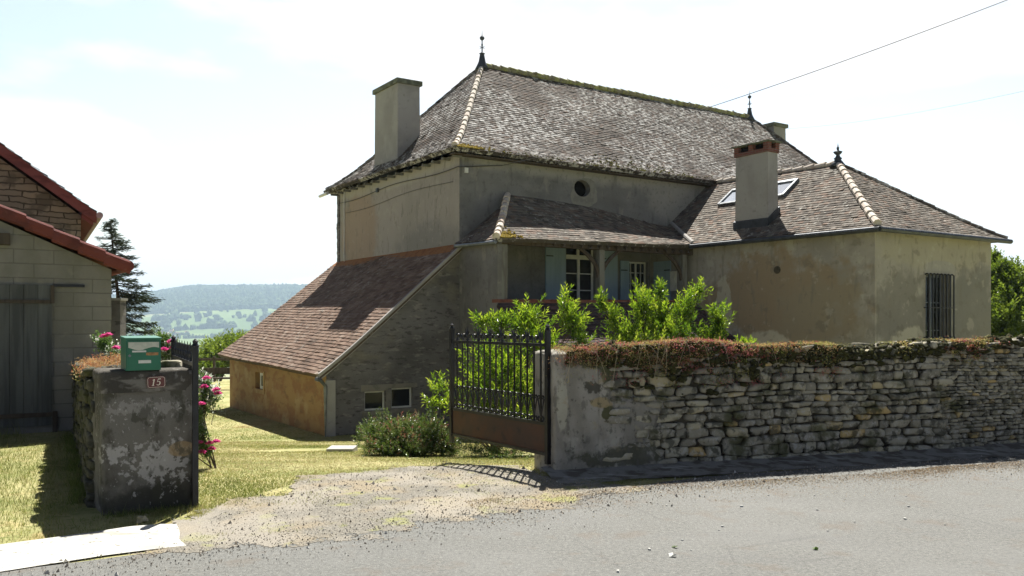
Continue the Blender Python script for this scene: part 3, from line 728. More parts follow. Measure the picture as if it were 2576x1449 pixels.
def tile_patch(mb, corners, gauge=.115, tw=.17, bell=0.0, wob=.02, th=.021, hump=0.0, seed=1, jit=1.0, thick=.10, slip=.012):
    S, e = patch_surf(*corners, bell=bell, wob=wob, hump=hump, seed=seed)
    EL, ER, TL, TR = [np.asarray(p, float) for p in corners]
    mid0, mid1 = (EL + ER) / 2, (TL + TR) / 2; up = unit(mid1 - mid0); nrm = np.cross(e, up); 
    if nrm[2] < 0: nrm = -nrm
    n = max(2, int(np.linalg.norm((mid1 - mid0) - ((mid1 - mid0) @ e) * e) / gauge)); r = np.random.default_rng(seed)
    for i in range(n):
        v0, v1 = i / n, min(1.0, (i + 1.2) / n)
        _, a0, b0 = S(np.zeros(1), v0); _, a1, b1 = S(np.zeros(1), v1)
        if b0 - a0 < .03: continue
        k = np.arange(math.floor(a0 / tw) - 1, math.ceil(b0 / tw) + 2)
        g = k * tw + (i % 2) * tw / 2 + r.normal(size=len(k)) * .006
        g0 = np.clip(g, a0, b0); lo, hi = g0[:-1], g0[1:]; ok = hi - lo > .012; lo, hi = lo[ok] + .0015, hi[ok] - .0015
        m = len(lo)
        if m == 0: continue
        A, _, _ = S(lo, v0); B, _, _ = S(hi, v0)
        C_, _, _ = S(np.clip(hi, a1, b1), v1); D_, _, _ = S(np.clip(lo, a1, b1), v1)
        lift = th + jit * (r.normal(size=m) * .0025 + (r.random(m) < .03) * .010)
        tilt = jit * r.normal(size=m) * .0035
        sl = jit * r.normal(size=m) * slip * .25 - (r.random(m) < .03) * .02
        A2 = A + nrm * (lift + tilt)[:, None] + up * sl[:, None]; B2 = B + nrm * (lift - tilt)[:, None] + up * sl[:, None]
        A3 = A2 - nrm * (th + .006); B3 = B2 - nrm * (th + .006)
        V = np.stack([A2, B2, C_ + nrm * .004, D_ + nrm * .004, A3, B3], 1)
        b = (np.arange(m) * 6)[:, None]
        rn = np.clip(r.random(m) * .85 + .12 * snoise(lo * 1.5, i * .3 + 0 * lo, seed=seed + 3) + .07, 0, 1)
        mb.add(V.reshape(-1, 3), np.concatenate([b + [0, 1, 2, 3], b + [4, 5, 1, 0]]), np.concatenate([rn, rn]))
    # boarding under the tiles
    nu, nv = 14, 12; top = np.zeros((nv + 1, nu + 1, 3))
    for j in range(nv + 1):
        v = j / nv; _, a, b = S(np.zeros(1), v); P, _, _ = S(np.linspace(a, b, nu + 1), v); top[j] = P
    inset = .012; tp = top - nrm * .008; bt = top - nrm * thick
    mb.grid(tp, .0); mb.grid(bt[::-1], .0)
    for sl_ in ((0, slice(None)), (-1, slice(None)), (slice(None), 0), (slice(None), -1)):
        mb.grid(np.stack([tp[sl_], bt[sl_]]), .0)
    return S
def hip_line(S, side, v0=0.0, v1=1.0):
    out = []
    for v in np.linspace(v0, v1, 30):
        _, a, b = S(np.zeros(1), v); P, _, _ = S(np.array([a if side == 'L' else b]), v); out.append(P[0])
    return np.array(out)
def half_rounds(mb, line, seg=.36, r=.095, lift=.02, taper=.8, jitter=.0, gap=False):
    d = np.concatenate([[0], np.cumsum(np.linalg.norm(np.diff(line, axis=0), axis=1))]); n = max(1, int(round(d[-1] / seg)))
    for i in range(n):
        s0, s1 = d[-1] * i / n, d[-1] * min(1, (i + 1.12) / n)
        p = np.array([[np.interp(s, d, line[:, k]) for k in range(3)] for s in (s0, s1)]); p[:, 2] += lift
        p[0, 2] += .018
        p += rng.normal(size=(2, 3)) * jitter
        mb.tube(p, [r, r * taper], 9, rng.random())
def wall_holes(mb, u0, u1, z0, z1, holes, dep=.22, rnd=.5):
    us = sorted({u0, u1, *[h[0] for h in holes], *[h[1] for h in holes]}); zs = sorted({z0, z1, *[h[2] for h in holes], *[h[3] for h in holes]})
    for i in range(len(us) - 1):
        for j in range(len(zs) - 1):
            cu, cz = (us[i] + us[i + 1]) / 2, (zs[j] + zs[j + 1]) / 2
            if any(h[0] < cu < h[1] and h[2] < cz < h[3] for h in holes): continue
            mb.poly([(us[i], 0, zs[j]), (us[i + 1], 0, zs[j]), (us[i + 1], 0, zs[j + 1]), (us[i], 0, zs[j + 1])], rnd)
    for a, b, c, d in holes:
        mb.add([(a, 0, c), (b, 0, c), (b, 0, d), (a, 0, d), (a, dep, c), (b, dep, c), (b, dep, d), (a, dep, d)],
               [(0, 1, 5, 4), (1, 2, 6, 5), (2, 3, 7, 6), (3, 0, 4, 7), (4, 5, 6, 7)], rnd)
def comp(T, f): return lambda V: T(f(np.asarray(V, float)))
def front(s0): return comp(HF, lambda V: np.stack([V[..., 0], s0 + V[..., 1], V[..., 2]], -1))
def side(t0): return comp(HF, lambda V: np.stack([t0 + V[..., 1], V[..., 0], V[..., 2]], -1))
def make_window(parent, T, u0, u1, z0, z1, dep, cols=2, rows=3, fw=.06, bar=.028, mullion=.09, glass='glass', label=None, frame_mat='white_paint'):
    f = MB(T); y0, y1 = dep - .055, dep
    f.box(u0, u0 + fw, y0, y1, z0, z1); f.box(u1 - fw, u1, y0, y1, z0, z1); f.box(u0 + fw, u1 - fw, y0, y1, z0, z0 + fw * 1.1); f.box(u0 + fw, u1 - fw, y0, y1, z1 - fw, z1)
    for c in range(1, cols):
        u = u0 + (u1 - u0) * c / cols; m = mullion if (cols == 2 or c == cols // 2) else bar
        f.box(u - m / 2, u + m / 2, y0 - .004, y1 - .004, z0 + fw, z1 - fw)
    for r in range(1, rows):
        z = z0 + (z1 - z0) * r / rows; f.box(u0 + fw, u1 - fw, y0 + .012, y1 - .012, z - bar / 2, z + bar / 2)
    w = part('window', f, M[frame_mat], parent, label)
    g = MB(T); g.box(u0 + .02, u1 - .02, dep - .03, dep - .024, z0 + .02, z1 - .02); part('pane', g, M[glass], w)
    return w

ZG = -4.6
house = thing('country_house', 'large old rendered house with steep mossy tiled hipped roof, porch and low side wing', 'house', (HC[0], HC[1], -3.05), RA)

# --- walls of the main block (front facade with doorway and window under the porch, oval vent above)
w = MB(front(0.0))
EX, EZ = 4.03, 3.75
wall_holes(w, 0, 17.6, ZG, 4.3, [(3.46, 4.54, -.1, 2.08), (5.76, 6.55, .1, 1.74), (EX - .3, EX + .3, EZ - .26, EZ + .26)], .24, .5)
a = np.linspace(0, 2 * np.pi, 33); ell = np.stack([EX + .285 * np.cos(a), 0 * a, EZ + .235 * np.sin(a)], -1)
sq = np.stack([EX + np.clip(np.cos(a) * .45, -.3, .3), 0 * a, EZ + np.clip(np.sin(a) * .40, -.26, .26)], -1)
w.grid(np.stack([sq, ell]), .5); w.grid(np.stack([ell, ell + [0, .3, 0]]), .5)
w2 = MB(HF)
w2.box(.01, 17.6, .35, 8.15, ZG, 4.3, .5)
w2.box(0, .012, 0, 8.15, ZG, 4.3, .5)
wall_main = part('wall', w, M['render_front'], house, 'grey front wall with oval vent')
ws = MB(side(0.0)); ws.poly([(0, 0, ZG), (8.15, 0, ZG), (8.15, 0, 4.3), (0, 0, 4.3)]); w3 = MB(HF); w3.box(.002, 17.6, .36, 8.15, ZG, 4.3); 
for m_ in (ws,): w3.V += m_.V; w3.F += [f + w3.n for f in m_.F]; w3.R += m_.R; w3.n += m_.n
part('wall', w3, M['render_side'], house, 'warm brown side wall under the chimney')
v = MB(HF); v.add([(EX + .32 * math.cos(k), .2, EZ + .27 * math.sin(k)) for k in a[:-1]], [list(range(32))]); part('vent_opening', v, M['black'], house)
# pale patch of render round the oval vent, a low raised skin
nn = 40; aa = np.linspace(0, 2 * np.pi, nn + 1); rr = 1.0 + .22 * snoise(np.cos(aa) * 3, np.sin(aa) * 3, seed=12) + .25 * np.clip(-np.sin(aa), 0, 1); rr[-1] = rr[0]
out = np.stack([EX + .08 + .46 * rr * np.cos(aa), 0 * aa - .008, EZ - .12 + (.42 * rr) * np.sin(aa)], -1); inn = np.stack([EX + .29 * np.cos(aa), 0 * aa - .012, EZ + .24 * np.sin(aa)], -1)
p_ = MB(front(0)); p_.grid(np.stack([out, inn])); p_.grid(np.stack([out + [0, .01, 0], out]))
part('render_patch', p_, layered('pale_patch', (.235, .23, .205), [((.17, .165, .15), 5, .45, .6, .7)]), house)
q = MB(HF)
for k in range(22):
    z = 1.9 + k * .105
    q.box(-.02 - .03 * rng.random(), .15, 8.0, 8.17 + .05 * rng.random(), z, z + .10)
part('quoin', q, M['gable_stone'], house, 'rough stone rear corner')

# --- main roof
z0, OV = 4.36, .38
A0, A1, A2, A3 = (-OV, -OV, z0), (17.95, -OV, z0), (17.95, 8.53, z0), (-OV, 8.53, z0)
P1, P2 = (3.2, 4.075, 8.1), (15.8, 4.075, 8.1)
rf = MB(HF)
S_front = tile_patch(rf, (A0, A1, P1, P2), bell=.42, wob=.035, seed=11, gauge=.112)
S_left = tile_patch(rf, (A3, A0, P1, P1), bell=.42, wob=.02, seed=12, gauge=.112)
S_right = tile_patch(rf, (A1, A2, P2, P2), bell=.42, wob=.02, seed=13, gauge=.13)
tile_patch(rf, (A2, A3, P2, P1), bell=.42, wob=.02, seed=14, gauge=.3, tw=.4)
roof = part('roof', rf, M['tile_main'], house, 'steep main roof of grey lichened tiles')
hp = MB(HF); half_rounds(hp, hip_line(S_front, 'L', .02, .96), .34, .085, .03, .8, .004); part('hip_tiles', hp, M['hip'], roof)
hp = MB(HF); half_rounds(hp, hip_line(S_front, 'R', .02, .97), .34, .065, .015, .95, .002); part('hip_tiles', hp, M['tile_main'], roof)
hp = MB(HF); half_rounds(hp, hip_line(S_left, 'L', .02, .97), .34, .065, .01, .95, .002); part('hip_tiles', hp, M['tile_main'], roof)
rg = MB(HF); ln = np.linspace(P1, P2, 60); ln[:, 2] += .03 + .02 * snoise(ln[:, 0], 0 * ln[:, 0], seed=4)
half_rounds(rg, ln, .34, .10, .0, .85, .008)
for k in range(260):
    x = rng.uniform(3.4, 15.7); sc = rng.uniform(.015, .04); c = np.array([x, 4.075 + rng.normal() * .07, 8.15 + rng.random() * .05])
    rg.add(IV * sc * [1.6, 1.2, .7] + c, IF, rng.random())
part('ridge_tiles', rg, M['ridge_moss'], roof, smooth=True)
# moss cushions along the front eave
ms = MB(HF)
for k in range(1100):
    g = rng.uniform(0, 10.2); v = abs(rng.normal()) * .035 * (1 + 1.5 * (4.8 < g < 8.0)) ; P, _, _ = S_front(np.array([g]), min(v, .3))
    if rng.random() > .15 + .45 * (4.3 < g < 8.5) + .4 * (g < 1): continue
    sc = rng.uniform(.010, .026); ms.add(IV * sc * [1.8, 1.4, .5] + P[0] + [0, -.01, .03], IF, rng.random())
part('moss', ms, layered('eave_moss', (.29, .27, .10), [((.19, .17, .07), 8, .45, .6, .8), ((.30, .24, .05), 3, .56, .68, .7)], bumps=((40, .8, .02),)), roof, kind='stuff', smooth=True)
ms = MB(HF)
for k in range(260):
    P, _, _ = S_front(np.array([abs(rng.normal()) * .45 + .1]), abs(rng.normal()) * .03 + .005)
    sc = rng.uniform(.012, .03); ms.add(IV * sc * [1.6, 1.3, .7] + P[0] + [0, -.01, .035], IF, rng.random())
part('moss', ms, M['yellow_moss'], roof, 'yellow moss at the front corner of the eave', kind='stuff', smooth=True)
# eave boards and stub rafters
for k in range(16):
    c = 8.2 - k * .55; ev = MB(HF); ev.box(-.24, .02, c - .035, c + .035, z0 - .165, z0 - .10); part('rafter_end', ev, M['beam_pale'], house)
ev = MB(HF); ev.box(-.30, 17.5, -.26, -.01, z0 - .13, z0 - .095); part('eave_board', ev, M['beam'], house)
gt = MB(HF); gt.tube([(-.42, 8.75, 4.22), (-.42, 8.05, 4.24)], .055, 8); part('gutter', gt, M['white_paint'], house, 'short pale gutter end at the rear eave')
dp = MB(HF); dp.tube([(-.035, 7.55, 4.25), (-.035, 7.55, 1.95)], .016, 6); part('downpipe', dp, M['white_paint'], house, 'thin pale pipe down the side wall')
cb = MB(HF); cc = np.linspace(0, 1, 14); cb.tube(np.stack([-.03 + 0 * cc, 8.1 * (1 - cc) - .02 * cc, 3.93 - .05 * np.sin(cc * 9) + .06 * cc], -1), .011, 5); cb.tube([(-.03, -.03, 3.95), (.5, -.04, 4.02), (1.3, -.04, 4.12)], .011, 5)
cb.tube(np.stack([-.02 + 0 * cc, 7.5 * (1 - cc) + .3 * cc, 3.55 - .05 * np.sin(cc * 7) + .1 * cc], -1), .006, 4); part('wall_cable', cb, M['cable'], house)
jb = MB(HF); jb.box(-.06, -.01, 4.9, 5.02, 3.92, 4.04); part('junction_box', jb, M['zinc_dark'], house)
jb = MB(HF); jb.box(.14, .24, -.05, -.006, 3.82, 3.95); part('junction_box', jb, M['white_paint'], house, 'small white box on the front corner')

def chimney(t0, t1, s0, s1, zb, zt, slab, parent, label=None, over=.05, taper=.02):
    c = MB(HF); x = taper
    c.hexa([(t0, s0, zb), (t1, s0, zb), (t1, s1, zb), (t0, s1, zb), (t0 + x, s0 + x, zt), (t1 - x, s0 + x, zt), (t1 - x, s1 - x, zt), (t0 + x, s1 - x, zt)])
    o = part('chimney', c, M['chimney'], parent, label)
    return o
ch = chimney(.28, 1.06, 4.20, 5.86, 3.9, 7.16, .12, roof, 'tall pale chimney on the side slope')
# ch is a sub-part of the roof: its slab is one more piece of the roof
c = MB(HF); c.box(.24, 1.10, 4.14, 5.92, 7.16, 7.30); part('chimney_cap', c, M['slab'], roof)
c = MB(HF); c.box(.24, 1.10, 4.15, 5.91, 4.2, 4.72); part('flashing', c, M['zinc_dark'], roof)
chimney(16.2, 16.95, 3.2, 4.15, 6.5, 7.68, .1, roof, 'small chimney behind the far end of the ridge')
c = MB(HF); c.box(16.14, 17.01, 3.14, 4.21, 7.68, 7.82); part('chimney_cap', c, M['slab'], roof)
def finial(t, s, z, kind, sc=1.0):
    f = MB(HF)
    if kind == 'rod':
        prof = [(-.12, .23), (0, .17), (.12, .115), (.28, .085), (.36, .07), (.38, .10), (.41, .05), (.43, .022), (.62, .018), (.66, .035), (.70, .018), (.80, .018), (.83, .06), (.875, .082), (.92, .06), (.95, .015), (1.15, .004)]
        f.lathe((t, s, z), [(a * sc, b * sc) for a, b in prof], 12)
        for k in range(3): 
            an = k * 1.05; f.tube([(t - .09 * math.cos(an) * sc, s - .09 * math.sin(an) * sc, z + .60 * sc), (t + .09 * math.cos(an) * sc, s + .09 * math.sin(an) * sc, z + .56 * sc)], .011 * sc, 5)
    else:
        prof = [(-.10, .24), (.02, .15), (.10, .09), (.14, .12), (.18, .07), (.24, .05), (.28, .10), (.33, .13), (.345, .10), (.36, .04), (.42, .03), (.44, .05), (.47, .02), (.60, .003)]
        f.lathe((t, s, z), [(a * sc, b * sc) for a, b in prof], 10)
    return part('finial', f, M['zinc_dark'], roof, smooth=True)
finial(3.2, 4.075, 8.12, 'rod'); finial(15.8, 4.075, 8.12, 'rod', .95)

# --- the wing at the right
WT0, WT1, WS = 6.64, 11.74, -7.46
wl = MB(side(WT0)); wall_holes(wl, WS, 0.02, ZG, 2.08, [], .2)
w4 = MB(front(WS)); GW0, GW1 = WT0 + 2.06, WT0 + 3.12
wall_holes(w4, WT0, WT1, ZG, 2.08, [(GW0, GW1, -.95, 1.12)], .28)
w4.V += wl.V; w4.F += [f + w4.n for f in wl.F]; w4.R += wl.R; w4.n += wl.n
wr = MB(side(WT1)); wr.poly([(WS, 0, ZG), (.1, 0, ZG), (.1, 0, 2.08), (WS, 0, 2.08)]); w4.V += wr.V; w4.F += [f + w4.n for f in wr.F]; w4.R += wr.R; w4.n += wr.n
part('wall', w4, M['render_wing'], house, 'patchy ochre wall of the side wing')
WE = .27; zw = 2.10
B0, B1, B2, B3 = (WT0 - WE, .0, zw + .04), (WT0 - WE, WS - WE, zw), (WT1 + WE, WS - WE, zw), (WT1 + WE, .2, zw)
AP, RB = (9.19, WS + 2.78, 4.25), (9.19, .15, 4.34)
wf = MB(HF)
S_wl = tile_patch(wf, (B0, B1, RB, AP), bell=.10, wob=.02, seed=21)
S_wf = tile_patch(wf, (B1, B2, AP, AP), bell=.10, wob=.02, seed=22)
tile_patch(wf, (B2, B3, AP, RB), bell=.10, wob=.02, seed=23, gauge=.2, tw=.3)
wroof = part('roof', wf, M['tile_wing'], house, 'lower brown tiled roof of the wing')
hp = MB(HF); half_rounds(hp, hip_line(S_wf, 'L', .02, .97), .33, .095, .03, .82, .004); part('hip_tiles', hp, M['hip'], wroof)
hp = MB(HF); half_rounds(hp, hip_line(S_wf, 'R', .0, .97), .33, .065, .01, .95, .002); part('hip_tiles', hp, M['tile_main'], wroof)
hp = MB(HF); half_rounds(hp, np.linspace(AP, RB, 30), .36, .085, .02, .72, .006); part('ridge_tiles', hp, M['hip'], wroof)
f = finial(9.19, WS + 2.78, 4.27, 'urn', .95); f.parent = wroof
ch = MB(HF); ch.hexa([(6.90, -4.20, 1.9), (7.33, -4.20, 1.9), (7.33, -3.08, 1.9), (6.90, -3.08, 1.9), (6.92, -4.18, 4.43), (7.31, -4.18, 4.43), (7.31, -3.10, 4.43), (6.92, -3.10, 4.43)])
part('chimney', ch, M['chimney'], wroof, 'grey chimney with red brick vents under a thin slab')
ch = MB(HF); ch.box(6.885, 7.345, -4.215, -3.065, 4.43, 4.53)
for (a_, b_) in ((6.885, 7.03), (7.20, 7.345)):
    for (c_, d_) in ((-4.215, -4.06), (-3.72, -3.56), (-3.22, -3.065)): ch.box(a_, b_, c_, d_, 4.53, 4.69)
part('brick_vent', ch, M['brick'], wroof)
ch = MB(HF); ch.box(6.99, 7.24, -4.1, -3.2, 4.53, 4.68); part('flue', ch, M['black'], wroof)
ch = MB(HF); ch.box(6.84, 7.40, -4.28, -3.00, 4.69, 4.725); part('chimney_cap', ch, M['slab'], wroof)
ch = MB(HF); ch.hexa([(6.86, -4.23, 2.2), (7.36, -4.23, 2.2), (7.36, -3.05, 2.2), (6.86, -3.05, 2.2), (6.86, -4.23, 2.66), (7.36, -4.23, 3.02), (7.36, -3.05, 3.02), (6.86, -3.05, 2.66)]); part('flashing', ch, M['zinc_dark'], wroof)
def slope_z(t): return zw + .02 + (t - (WT0 - WE)) * .78 - .04
for s_a, s_b in ((-2.22, -1.47), (-3.86, -3.10)):
    def SK(V, sa=s_a): 
        V = np.asarray(V, float); k = math.atan(.78)
        return HF(np.stack([8.0 + V[..., 1] * math.cos(k) - V[..., 2] * math.sin(k), sa + V[..., 0], slope_z(8.0) + V[..., 1] * math.sin(k) + V[..., 2] * math.cos(k)], -1))
    f = MB(SK); wd, hh = s_b - s_a, .82
    f.box(0, .07, 0, hh, -.02, .10); f.box(wd - .07, wd, 0, hh, -.02, .10); f.box(.07, wd - .07, 0, .07, -.02, .09); f.box(.07, wd - .07, hh - .10, hh, -.02, .105)
    sk = part('skylight', f, M['zinc'], wroof)
    g = MB(SK); g.box(.06, wd - .06, .06, hh - .09, .055, .065); part('pane', g, M['sky_glass'], wroof)
gt = MB(HF); gt.tube([(WT0 - WE - .03, -1.95, zw - .04), (WT0 - WE - .03, WS - WE - .04, zw - .06)], .062, 8); part('gutter', gt, M['zinc_dark'], house, 'dark gutter along the left eave of the wing')
gt = MB(HF); gt.tube([(WT0 - WE - .03, WS - WE - .04, zw - .06), (WT1 + WE + .12, WS - WE - .04, zw - .05)], .062, 8); part('gutter', gt, M['zinc_dark'], house, 'dark gutter along the end eave of the wing')
nb = MB(side(WT0 - .0)); k_ = np.linspace(0, 2 * np.pi, 17)[:-1]
nb.add([(-4.72 + .11 * math.cos(x), -.012, 1.28 + .10 * math.sin(x)) for x in k_] + [(-4.72 + .15 * math.cos(x), -.004, 1.28 + .14 * math.sin(x)) for x in k_], [list(range(16))]); part('niche_shade_disc', nb, M['mortar'], house)  # flat dark disc on the wall face standing in for a niche's shade
# barred window on the end wall of the wing
make_window(house, front(WS), GW0, GW1, -.95, 1.12, .26, 2, 3, .06, label='grey window behind the iron bars', frame_mat='zinc')
g = MB(front(WS)); g.tube([(GW0 - .10, -.012, .30), (GW0 - .06, -.10, .30), (GW1 + .06, -.10, .30), (GW1 + .10, -.012, .30)], .013, 6)
grille = part('window_grille', g, M['iron'], house, 'black iron bars bellying out at the foot')
g = MB(front(WS)); g.tube([(GW0 - .10, -.012, -.42), (GW0 - .06, -.10, -.42), (GW1 + .06, -.10, -.42), (GW1 + .10, -.012, -.42)], .013, 6); part('crossbar', g, M['iron'], grille)
for k in range(8):
    u = GW0 - .02 + (GW1 - GW0 + .04) * k / 7
    b = MB(front(WS)); b.tube([(u, 0, 1.10), (u, -.05, 1.13), (u, -.10, 1.10), (u, -.10, -.40), (u, -.16, -.52), (u, -.27, -.66), (u, -.30, -.80), (u, -.22, -.90), (u, 0, -.93)], .019, 6)
    part('bar', b, M['iron'], grille)

# --- porch on the facade
PF = -1.81
pb = MB(HF); pb.box(-.0 + .006, 6.63, PF, -.01, ZG, -.1); pb.box(.006, .13, PF, -.01, -.1, 1.93)
pb.box(.13, 6.63, PF, PF + .2, -.1, .42)
part('porch_wall', pb, M['render_front'], house)
cp = MB(HF)
xk = np.linspace(.0, 6.62, 30)
for k in range(29): cp.box(xk[k] + .003, xk[k + 1] - .003, PF - .04, PF + .24, .42 + .02 * (xk[k] / 6.6), .50 + .06 * (xk[k] / 6.6) + rng.normal() * .004)
part('coping', cp, M['coping_tile'], house)
pr = MB(HF)
S_pf = tile_patch(pr, ((-.12, PF - .14, 1.94), (6.6, PF - .14, 2.10), (1.5, .0, 3.2), (7.5, .0, 2.86)), bell=.10, wob=.02, hump=.22, seed=31)
S_pl = tile_patch(pr, ((-.12, .02, 1.96), (-.12, PF - .14, 1.94), (1.5, .0, 3.2), (1.5, .0, 3.2)), bell=.06, wob=.0, seed=32)
proof = part('roof', pr, M['tile_wing'], house, 'porch roof of dark mossy tiles')
hp = MB(HF); half_rounds(hp, hip_line(S_pf, 'L', 0, .97), .33, .10, .04, .82, .004); part('hip_tiles', hp, M['hip'], proof)
hp = MB(HF); hp.tube([(7.5, -.05, 2.96), (7.0, -.95, 2.58), (6.42, -1.98, 2.17)], .06, 8); part('valley_pipe', hp, M['chimney'], proof)
ms = MB(HF)
for k in range(260):
    P, _, _ = S_pf(np.array([.15 + abs(rng.normal()) * .28]), abs(rng.normal()) * .13 + .01); sc = rng.uniform(.012, .032)
    ms.add(IV * sc * [1.5, 1.3, .7] + P[0] + [0, -.01, .035], IF, rng.random())
part('moss', ms, M['yellow_moss'], proof, kind='stuff', smooth=True)
gt = MB(HF); gt.tube([(-.16, -.05, 1.90), (-.16, PF - .18, 1.86)], .045, 8); part('gutter', gt, M['zinc'], house, 'short grey gutter on the left side of the porch')
bm_ = MB(HF); bm_.box(.0, 6.6, PF + .0, PF + .2, 1.84, 1.93 + .10)
part('beam', bm_, M['beam'], house)
for k in range(17):
    x = 1.62 + k * .295; rf_ = MB(HF); rf_.hexa([(x, PF - .12, 1.84), (x + .07, PF - .12, 1.84), (x + .07, 0, 2.9), (x, 0, 2.9), (x, PF - .12, 1.91), (x + .07, PF - .12, 1.91), (x + .07, 0, 2.98), (x, 0, 2.98)])
    part('rafter', rf_, M['beam'], house)
for x, pale in ((.14, 1), (3.2, 1), (6.22, 1)):
    p = MB(HF); p.box(x, x + .17, PF + .02, PF + .19, .43, 1.84); post = part('post', p, M['beam_pale'], house)
    if x > 1:
        for sg in (-1, 1):
            if sg > 0 and x > 6: continue
            tt = np.linspace(0, 1, 8); X = x + .085 + sg * (.06 + .62 * tt ** 1.6); Z = 1.12 + .74 * tt ** .75
            b = MB(HF); b.tube(np.stack([X, 0 * X + PF + .10, Z], -1), .055, 6); part('brace', b, M['beam'], post)
# doorway, window and pale blue shutters
make_window(house, front(0), 3.46, 4.54, -.1, 1.80, .18, 2, 4, .07, label='tall white glazed door under the porch')
make_window(house, front(0), 3.46, 4.54, 1.80, 2.08, .20, 2, 1, .05, label='narrow light above the glazed door')
make_window(house, front(0), 5.76, 6.55, .1, 1.74, .16, 4, 5, .05, bar=.02, mullion=.06, label='small paned window near the wing')
def shutter(T, u0, u1, z0, z1, y=-.045, label=None):
    s = MB(T); n = 4
    for k in range(n): s.box(u0 + (u1 - u0) * k / n + .002, u0 + (u1 - u0) * (k + 1) / n - .002, y, y + .03, z0, z1)
    for z in (z0 + .22, z1 - .28, (z0 + z1) / 2): s.box(u0 + .02, u1 - .02, y - .014, y, z - .04, z + .04)
    o = part('shutter', s, M['shutter'], house, label)
    for hz in (z1 - .29, z0 + .2):
        h = MB(T); h.box(u0 + .01, u0 + .25, y - .022, y - .015, hz, hz + .03); part('hinge', h, M['iron'], o)
shutter(front(0), 2.72, 3.42, -.08, 2.05); shutter(front(0), 4.62, 5.32, -.08, 2.05); shutter(front(0), 5.42, 5.76, .1, 1.74, -.06)
shutter(side(WT0), -.92, -.2, .1, 1.74, -.05)
mt = MB(side(WT0)); mt.box(-1.13, -.95, -.10, -.003, .85, 1.42); part('meter_box', mt, M['white_paint'], house)
# low tiled roof in front of the porch
lr = MB(HF)
S_lr = tile_patch(lr, ((.0, -4.3, -1.30), (6.62, -4.3, -1.16), (.0, PF - .02, .40), (6.62, PF - .02, .52)), bell=.0, wob=.03, seed=41, gauge=.125)
part('roof', lr, M['tile_dark'], house, 'low dark tiled roof under the porch')
lw = MB(HF); lw.prism([(.18, PF, ZG), (.18, -4.1, ZG), (.18, -4.1, -1.32), (.18, PF, .22)], (6.3, 0, 0)); part('wall', lw, M['gable_stone'], house)
# wall lantern by the left end of the low roof
ln_ = MB(HF); ln_.tube([(.006, -1.45, .10), (-.16, -1.45, .14), (-.18, -1.45, .06)], .012, 6); ln_.lathe((-.18, -1.45, -.16), [(0, .03), (.01, .055), (.17, .075), (.18, .09), (.24, .03), (.27, .012)], 8); part('wall_lantern', ln_, M['iron'], house, smooth=True)

# --- lean-to with the long red roof, at the left
LT = -3.61
g = MB(front(0)); zt = lambda u: 1.86 + (u) * .86
holes = [(LT + .97, LT + 1.52, -2.20, -1.73), (LT + 1.68, LT + 2.26, -2.18, -1.68)]
wall_holes(g, LT, 0, ZG, -1.40, holes, .16)
g.poly([(LT, 0, -1.40), (0, 0, -1.40), (0, 0, 1.84), (LT, 0, -1.26)])
part('wall', g, M['gable_stone'], house, 'grey rubble gable of the lean-to')
for (a_, b_, c_, d_) in holes: make_window(house, front(0), a_, b_, c_, d_, .13, 1, 1, .04)
li = MB(HF)
for k, (a_, b_, c_, d_) in enumerate(holes):
    li.box(a_ - .10, b_ + .06 + .06 * k, -.02, .1, d_ + .005, d_ + .16 - .05 * k); li.box(a_ - .05, b_ + .05, -.03, .1, c_ - .10, c_ - .005)
li.box(holes[0][1] + .015, holes[1][0] - .015, -.015, .1, -2.18, -1.70)
part('lintel', li, layered('dressed_stone', (.25, .235, .20), [((.16, .15, .13), 4, .45, .62, .7)]), house)
o_ = MB(side(LT)); nz_ = 24; ub = np.linspace(0, 8.15, 30); zb_ = np.linspace(0, 1, nz_)
hw = (4.74, 5.50, -1.97, -1.50)
wall_holes(o_, 0.0, 8.15, ZG, -1.25, [hw], .24)
part('wall', o_, M['orange_wall'], house, 'ochre rendered low wall of the lean-to')
fo = MB(side(LT)); fo.hexa([(-.0, -.10, ZG), (8.2, -.14, ZG), (8.2, .02, ZG), (0, .02, ZG), (0, -.004, -2.9), (8.2, -.004, -3.0), (8.2, .02, -3.0), (0, .02, -2.9)]); part('plinth', fo, M['orange_wall'], house)
make_window(house, side(LT), hw[0] + .01, hw[1] - .30, hw[2] + .01, hw[3] - .01, .10, 1, 1, .07, label='small white window in the ochre wall')
fr_ = MB(side(LT)); fr_.box(hw[0] - .12, hw[0] - .002, -.02, .1, hw[2] - .12, hw[3] + .05); fr_.box(hw[0], hw[1], -.02, .1, hw[2] - .12, hw[2] - .004); part('window_surround', fr_, layered('ochre_surround', (.40, .28, .14), [((.28, .18, .09), 4, .45, .6, .7)]), house)
bk = MB(HF); bk.poly([(LT, 8.15, ZG), (0, 8.15, ZG), (0, 8.15, 1.84), (LT, 8.15, -1.2)]); part('wall', bk, M['gable_stone'], house)
lr = MB(HF)
S_ln = tile_patch(lr, ((-3.92, 8.42, -1.08), (-3.86, -.13, -1.28), (.0, 8.42, 1.93), (.0, -.13, 1.93)), bell=.12, wob=.03, seed=51, gauge=.12, tw=.18)
lroof = part('roof', lr, M['tile_lean'], house, 'long red brown tiled roof of the lean-to')
rk = MB(HF); P_ = hip_line(S_ln, 'R'); 
